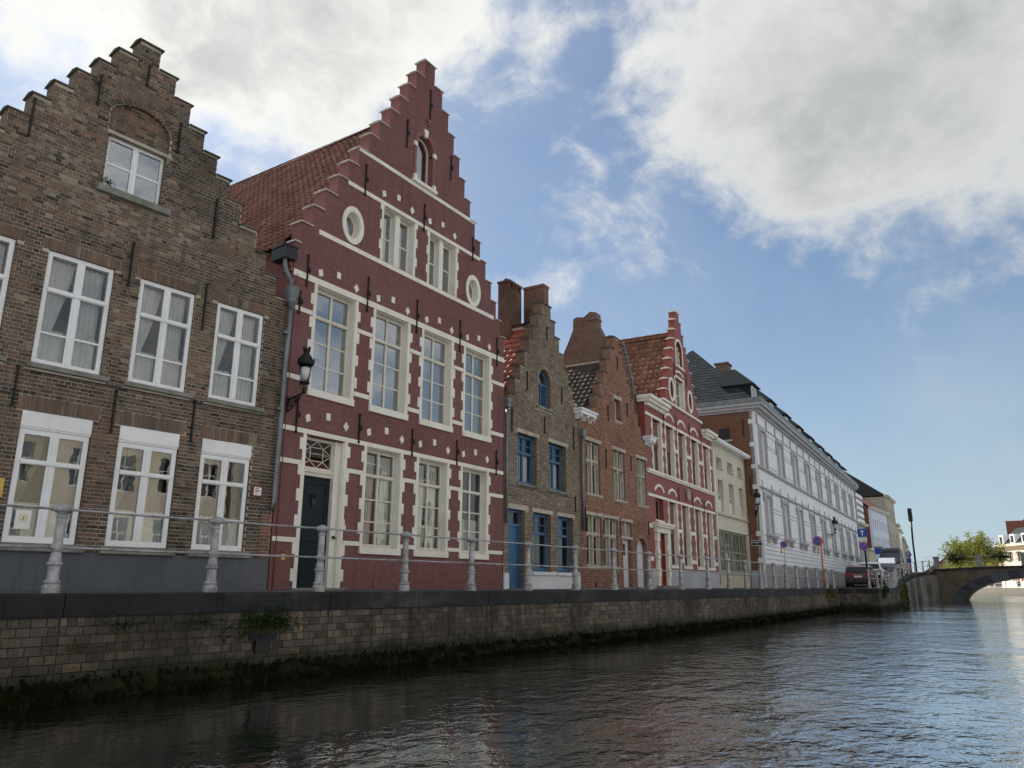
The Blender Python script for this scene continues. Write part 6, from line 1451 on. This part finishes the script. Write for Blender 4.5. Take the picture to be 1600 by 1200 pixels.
for i, (x, y) in enumerate(((150, 13.2), (151, 10.8), (152, 8.4), (153, 6.4))):
    e = thing('bush', ('leftmost rounded bush', 'second bush from the left', 'third bush from the left', 'rightmost bush')[i]+' behind the bridge railing', 'bush', (x, y, 0), 0, 'bushes behind the bridge'); o = MB()
    leafcloud(o, [(R.gauss(0, 1.2), R.gauss(0, 1.1), abs(R.gauss(0, 1.4))+.8) for _ in range(90)], .22, 14, (.3, .3, .3)); o.build('foliage', M['leaf'], e, kind='stuff')
# cream building catching the sun on the far bank
cb_ = thing('cream_building', 'sunlit cream building with slate roof and white dormers beyond the bridge', 'building', (172, 4.9, 0), radians(-150))
wo = []
for k in range(9): wo += [R4(1.0+2.6*k, 2.2+2.6*k, 1.0, 3.2), R4(1.0+2.6*k, 2.2+2.6*k, 4.4, 6.2)]
wall(cb_, [(0, 26, 7.2)], wo, [M['sunwall'], M['sunwall']])
for o in wo:
    w = boxpart(cb_, 'window', M['white'], (o['s0'], o['s1'], .14, .18, o['z0'], o['z0']+.08), ((o['s0']+o['s1'])/2-.04, (o['s0']+o['s1'])/2+.04, .13, .18, o['z0'], o['z1'])); boxpart(w, 'pane', M['glass'], o['s0'], o['s1'], .19, .2, o['z0'], o['z1'])
boxpart(cb_, 'cornice', M['sunwall'], -.3, 26.3, -.5, .3, 7.2, 7.6); boxpart(cb_, 'house_shell', M['sunwall'], (0, .3, .34, 9, -.1, 7.2), (0, 26, 1.6, 1.7, -.1, 7.2), (0, 26, .34, 9, 7.1, 7.2))
mb = MB(); mb.poly([(-.2, 0, 7.5), (26, 0, 7.5), (24, 3., 10.6), (2, 3., 10.6)]); mb.poly([(-.2, 9, 7.5), (-.2, 0, 7.5), (2, 3., 10.6), (2, 6, 10.6)]); mb.build('roof', M['slatebody'], cb_)
for k in range(6):
    s = 1.6+3.6*k; boxpart(cb_, 'dormer', M['white'], (s-.7, s+.7, .1, 1.8, 7.55, 9.3)); boxpart(cb_, 'dormer_window', M['black'], s-.4, s+.4, .08, .099, 7.8, 9.0)
rb = thing('red_brick_building', 'dark red brick building rising behind the cream building at the right edge', 'building', (196, 3.3, 0), radians(-92), 'houses beyond the bridge')
mb = MB(); mb.prism([(0, -1), (16, -1), (16, 15), (11, 17.5), (5.5, 15.5), (3, 13.6), (0, 13.6)], 0, 10); mb.build('wall', M['redbrickfar'], rb); boxpart(rb, 'chimney', M['redbrickfar'], 5.4, 7.2, 2, 4, 15, 18.4)
for x, z in ((3.4, 11.4), (6.4, 12.0), (9.4, 12.4)): boxpart(rb, 'window', M['sunwall'], x, x+1., -.04, .0, z, z+1.2)

# ================================================================== OPPOSITE BANK (seen in glass and water)
opp = [('cream', 'dcream'), ('white', 'wwhite'), ('brick', 'flank'), ('yellow', 'fyellow'), ('pale', 'sunwall'), ('grey', 'fbeige'), ('red brick', 'redbrickfar'), ('cream', 'dcream')]
x = -26.
for i, (nm, mt) in enumerate(opp):
    L = R.uniform(9, 12); h = R.uniform(7.5, 9.5)
    farhouse('opposite_house', nm+' house number '+'one two three four five six seven eight'.split()[i]+' of the sunlit row across the canal' if 0 else ['cream stucco house mirrored in the leftmost windows', 'white house across the canal mirrored in ground-floor glass', 'brick house on the opposite bank', 'yellow house on the opposite bank', 'pale stucco house on the opposite bank', 'beige house on the opposite bank', 'red brick house on the opposite bank', 'second cream house on the opposite bank'][i], (x+L, -17.), (x, -17.), h, mt, 9, [(5., 7., 4, .4), (1.2, 3.6, 4, .45)], roofmat='tileB', ridge=2.6, group='houses on the opposite bank')
    x += L+.3

# ================================================================== CARS
def car(label, loc, rz, paint, kind='suv', rear=True):
    e = thing('parked_car', label, 'car', loc, rz, 'cars parked along the quay railing')
    # local: x forward, y left, z up; profile with width per station
    if kind == 'van': prof = [(-2.6, .45, 1.0, 2.35), (-2.55, .30, 1.0, 2.5), (-1.0, .25, 1.0, 2.55), (1.1, .25, 1.0, 2.52), (1.7, .25, 1., 2.0), (2.3, .3, .95, 1.35), (2.65, .35, .9, 1.0)]
    else: prof = [(-2.15, .45, .80, .85), (-2.1, .32, .88, 1.02), (-1.75, .28, .92, 1.45), (-1.2, .26, .93, 1.58), (0, .25, .93, 1.62), (.6, .25, .93, 1.55), (1.15, .25, .92, 1.08), (1.8, .28, .88, .98), (2.15, .38, .78, .75)]
    m = MB(); m.smooth = False; R_ = []
    for (x_, zb, hw, zt) in prof:
        belt = min(zt, 1.0 if kind != 'van' else 1.25); inset = .0 if zt <= belt+.02 else (.16 if kind != 'van' else .06)
        pts_ = [(hw-.06, zb), (hw, zb+.15), (hw+.0, belt-.1), (hw-.03, belt), (hw-inset-.02, zt-.07), (hw-inset-.16, zt)]
        R_.append([m._v((x_, y_, z_)) for y_, z_ in pts_]+[m._v((x_, -y_, z_)) for y_, z_ in pts_[::-1]])
    for a, b in zip(R_, R_[1:]):
        for k in range(12): m.face((a[k], a[(k+1) % 12], b[(k+1) % 12], b[k]))
    m.face(R_[0]); m.face(R_[-1][::-1]); m.smooth = False; m.build('body', M[paint], e)
    if kind != 'van':
        gw = MB(); gw.poly([(-2.085, .70, 1.04), (-1.80, .66, 1.42), (-1.80, -.66, 1.42), (-2.085, -.70, 1.04)]); gw = MB(); gw.poly([(-2.118, .72, 1.06), (-2.118, -.72, 1.06), (-1.80, -.64, 1.43), (-1.80, .64, 1.43)]); gw.build('rear_window', M['black'], e)
        gw = MB(); gw.poly([(1.13, .70, 1.12), (1.13, -.70, 1.12), (.66, -.62, 1.53), (.66, .62, 1.53)]); gw.poly([(1.17, .70, 1.09), (1.17, -.70, 1.09), (.66, -.64, 1.56), (.66, .64, 1.56)]); gw.build('windscreen', M['carglass'], e)
        for sg in (1, -1):
            gw = MB(); gw.poly([(-1.55, sg*.91, 1.06), (.85, sg*.91, 1.06), (.45, sg*.79, 1.47), (-1.35, sg*.79, 1.50)]); gw.build('side_window', M['black'], e)
    else:
        gw = MB(); gw.poly([(2.0, .8, 1.66), (2.0, -.8, 1.66), (1.45, -.75, 2.28), (1.45, .75, 2.28)]); gw.build('windscreen', M['black'], e)
    for x_ in ((-1.35, 1.35) if kind != 'van' else (-1.6, 1.7)):
        for sg in (1, -1):
            w = MB(); rr = .33
            for r0, r1, y0_, y1_ in ((rr, rr, .72, .94),):
                n_ = 16; a = [w._v((x_+rr*cos(2*pi*k/n_), sg*y0_, rr+rr*sin(2*pi*k/n_))) for k in range(n_)]; b = [w._v((x_+rr*cos(2*pi*k/n_), sg*y1_, rr+rr*sin(2*pi*k/n_))) for k in range(n_)]
                for k in range(n_): w.face((a[k], a[(k+1) % n_], b[(k+1) % n_], b[k]))
                w.face(a); w.face(b)
            wo_ = w.build('wheel', M['tyre'], e); w = MB(); w.poly([(x_+.2*cos(2*pi*k/12), sg*.945, rr+.2*sin(2*pi*k/12)) for k in range(12)]); w.build('rim', M['chrome'], wo_)
    xb = prof[0][0]
    boxpart(e, 'number_plate', M['plate'], xb-.045, xb-.02, -.26, .26, .72, .84)
    for sg in (1, -1):
        boxpart(e, 'tail_light', M['lampred'], xb-.02, xb+.12, min(sg*.45, sg*.86), max(sg*.45, sg*.86), .82 if kind != 'van' else 1.1, .97 if kind != 'van' else 1.6)
        boxpart(e, 'headlight', M['signwhite'], 2.0, 2.13 if kind != 'van' else 2.55, min(sg*.5, sg*.80), max(sg*.5, sg*.80), .66, .78)
        boxpart(e, 'wing_mirror', M['black'], .75, .95, min(sg*.9, sg*1.08), max(sg*.9, sg*1.08), 1.05, 1.2)
    boxpart(e, 'bumper', M['black'], xb-.06, xb+.1, -.80, .80, .34, .60)
    return e
car('maroon hatchback parked nearest at the quay railing, its rear to the camera', (63.0, 10.55, 0.0), radians(4), 'maroon')
car('white car parked just beyond the maroon one', (69.5, 10.8, ramp(69.5)*.85), radians(5), 'carwhite')
car('grey SUV parked on the ramp with its front towards the camera', (79.0, 10.9, ramp(79)*.95), radians(184), 'carsilver')
car('tall dark blue van behind the grey SUV', (88.0, 11.7, 1.3), radians(184), 'cardark', 'van')

# ================================================================== SIGNS AND POLES
def disc_sign(e, x, y, z, r, yaw, nm='sign_disc'):
    a = (cos(yaw), sin(yaw)); tx = (-a[1], a[0])
    def P(u, w, o): return (x+tx[0]*u+a[0]*o, y+tx[1]*u+a[1]*o, z+w)
    def dd(rr, o, mat, name, parent):
        m = MB(); m.poly([P(rr*cos(2*pi*k/24), rr*sin(2*pi*k/24), o) for k in range(24)]); return m.build(name, M[mat], parent)
    m = MB(); f0 = [m._v(P(r*cos(2*pi*k/24), r*sin(2*pi*k/24), .0)) for k in range(24)]; f1 = [m._v(P(r*cos(2*pi*k/24), r*sin(2*pi*k/24), .02)) for k in range(24)]
    m.face(f0); m.face(f1)
    for k in range(24): m.face((f0[k], f0[(k+1) % 24], f1[(k+1) % 24], f1[k]))
    s_ = m.build(nm, M['signred'], e); dd(r*.82, -.006, 'signblue', 'sign_field', s_)
    m = MB()
    m.poly([P(-.60*r, .53*r, -.012), P(-.53*r, .60*r, -.012), P(.60*r, -.53*r, -.012), P(.53*r, -.60*r, -.012)]); m.build('sign_bar', M['signred'], s_)
    return s_
def pole_sign(name, label, x, y, z0, h, mat, lean=0., r=.03):
    e = thing(name, label, 'road sign', (x, y, z0), 0); m = MB(); m.tube([(0, 0, 0), (lean, 0, h*.5), (lean*2, lean, h)], r, 8); m.build('pole', M[mat], e); return e
e = pole_sign('no_parking_sign', 'large round no-parking sign on a faded red pole beside the railing', 46.0, 9.62, -.02, 2.75, 'redpole', -.04, .045)
disc_sign(e, -.12, .12, 2.55, .27, radians(12)); q = boxpart(e, 'arrow_plate', M['signwhite'], -.10, -.08, .02, .24, 1.95, 2.25); boxpart(q, 'arrow', M['black'], (-.106, -.099, .12, .15, 1.98, 2.15), (-.106, -.099, .09, .18, 2.15, 2.20))
e = pole_sign('no_parking_sign', 'small round no-parking sign low on a short post by the railing', 36.6, 9.25, -.02, 1.95, 'rail', 0, .02)
disc_sign(e, -.02, .0, 1.95, .155, radians(14)); boxpart(e, 'red_tag', M['signred'], -.03, -.01, .10, .14, 1.55, 1.9)
e = pole_sign('one_way_sign', 'blue one-way arrow sign on a dark post at the quay corner', 49.6, 7.95, -.02, 2.6, 'black', 0, .06)
q = boxpart(e, 'arrow_sign', M['signblue'], -.09, -.07, -.22, .30, 2.92, 3.38); boxpart(q, 'arrow', M['signwhite'], (-.098, -.089, .02, .07, 2.98, 3.22), (-.098, -.089, -.06, .15, 3.20, 3.24), (-.098, -.089, -.01, .10, 3.24, 3.29))
boxpart(e, 'info_plate', M['plate'], -.09, -.07, -.18, .28, 2.66, 2.88); disc_sign(e, -.09, .05, 2.38, .24, radians(12))
m = MB(); m.tube([(0, .04, 2.5), (0, .04, 3.4)], .025, 6); m.build('upper_pole', M['rail'], e)
e = pole_sign('traffic_pole', 'slim black pole with a lamp box standing where the ramp meets the bridge', 90, 9.8, 1.4, 5.9, 'black', -.10, .09)
boxpart(e, 'lamp_head', M['black'], -.45, -.05, -.25, .12, 5.2, 6.5)
e = pole_sign('parking_sign', 'blue parking signs on a short post near the bridge ramp', 92, 10.6, 1.0, 2.8, 'rail', 0, .04)
boxpart(e, 'sign_plate', M['signblue'], (-.06, -.04, -.22, .22, 2.1, 2.55), (-.06, -.04, -.22, .22, 1.5, 1.95)); boxpart(e, 'letter_p', M['signwhite'], (-.066, -.06, .04, .09, 2.17, 2.48), (-.066, -.06, -.08, .04, 2.43, 2.48), (-.066, -.06, -.08, .04, 2.31, 2.35), (-.066, -.06, -.10, -.06, 2.33, 2.46))
e = pole_sign('pedestrian_sign', 'blue sign with triangle top beside the parked van', 86, 12.6, 1.0, 3.0, 'rail', 0, .03)
boxpart(e, 'sign_plate', M['signblue'], -.05, -.03, -.3, .3, 2.2, 2.8); m = MB(); m.poly([(-.05, -.35, 2.95), (-.05, .35, 2.95), (-.05, 0, 3.5)]); m.build('warning_triangle', M['signwhite'], e); boxpart(e, 'text_plate', M['black'], -.05, -.03, -.5, .4, 2.83, 2.94)

# ================================================================== TWO PEOPLE ON THE FAR QUAY
def person(label, x, y, z, top, turn=0.):
    e = thing('person', label, 'person', (x, y, z), turn, 'people on the far quay')
    V = [(0, 0, .95), (0, 0, 1.2), (0, 0, 1.42), (0, 0, 1.52), (0, .02, 1.64), (0, .02, 1.74), (.09, 0, .9), (.10, .02, .5), (.10, 0, .08), (.10, .14, .03), (-.09, 0, .9), (-.10, .03, .5), (-.11, 0, .08), (-.11, .14, .03), (.19, 0, 1.40), (.25, .02, 1.12), (.22, .18, .95), (-.19, 0, 1.40), (-.25, .02, 1.12), (-.22, .18, .95)]
    E_ = [(0, 1), (1, 2), (2, 3), (3, 4), (4, 5), (0, 6), (6, 7), (7, 8), (8, 9), (0, 10), (10, 11), (11, 12), (12, 13), (2, 14), (14, 15), (15, 16), (2, 17), (17, 18), (18, 19)]
    rad = [.14, .13, .15, .055, .095, .08, .09, .065, .045, .04, .09, .065, .045, .04, .06, .045, .035, .06, .045, .035]
    me = bpy.data.meshes.new('body'); me.from_pydata(V, E_, []); me.materials.append(M['skin']); me.materials.append(M[top]); me.materials.append(M['denim'])
    o = bpy.data.objects.new('body', me); COL.objects.link(o); o.parent = e
    o.modifiers.new('skin', 'SKIN'); sk = me.skin_vertices[0]
    for i, r_ in enumerate(rad): sk.data[i].radius = (r_, r_*.8)
    sk.data[0].use_root = True
    sb = o.modifiers.new('sub', 'SUBSURF'); sb.levels = 1; sb.render_levels = 1
    m = MB(); m.lathe([(.17, .98), (.165, 1.2), (.20, 1.38), (.10, 1.49)], 0, 0, 10); m.build('shirt', M[top], e)
    m = MB(); m.lathe([(.115, 1.62), (.12, 1.72), (.08, 1.80), (.02, 1.82)], 0, -.005, 10); m.build('hair', M['bark'], e)
    m = MB(); m.lathe([(.10, .12), (.11, .5), (.13, .9)], .095, 0, 8); m.lathe([(.10, .12), (.11, .5), (.13, .9)], -.095, 0, 8); m.build('trousers', M['denim'], e, kind='stuff')
    return e
person('left person in a pink top at the railing seen through the arch', 152.6, 2.0, -.02, 'pink', radians(100))
person('right person in a red-pink top at the railing seen through the arch', 153.4, 1.1, -.02, 'pink', radians(80))
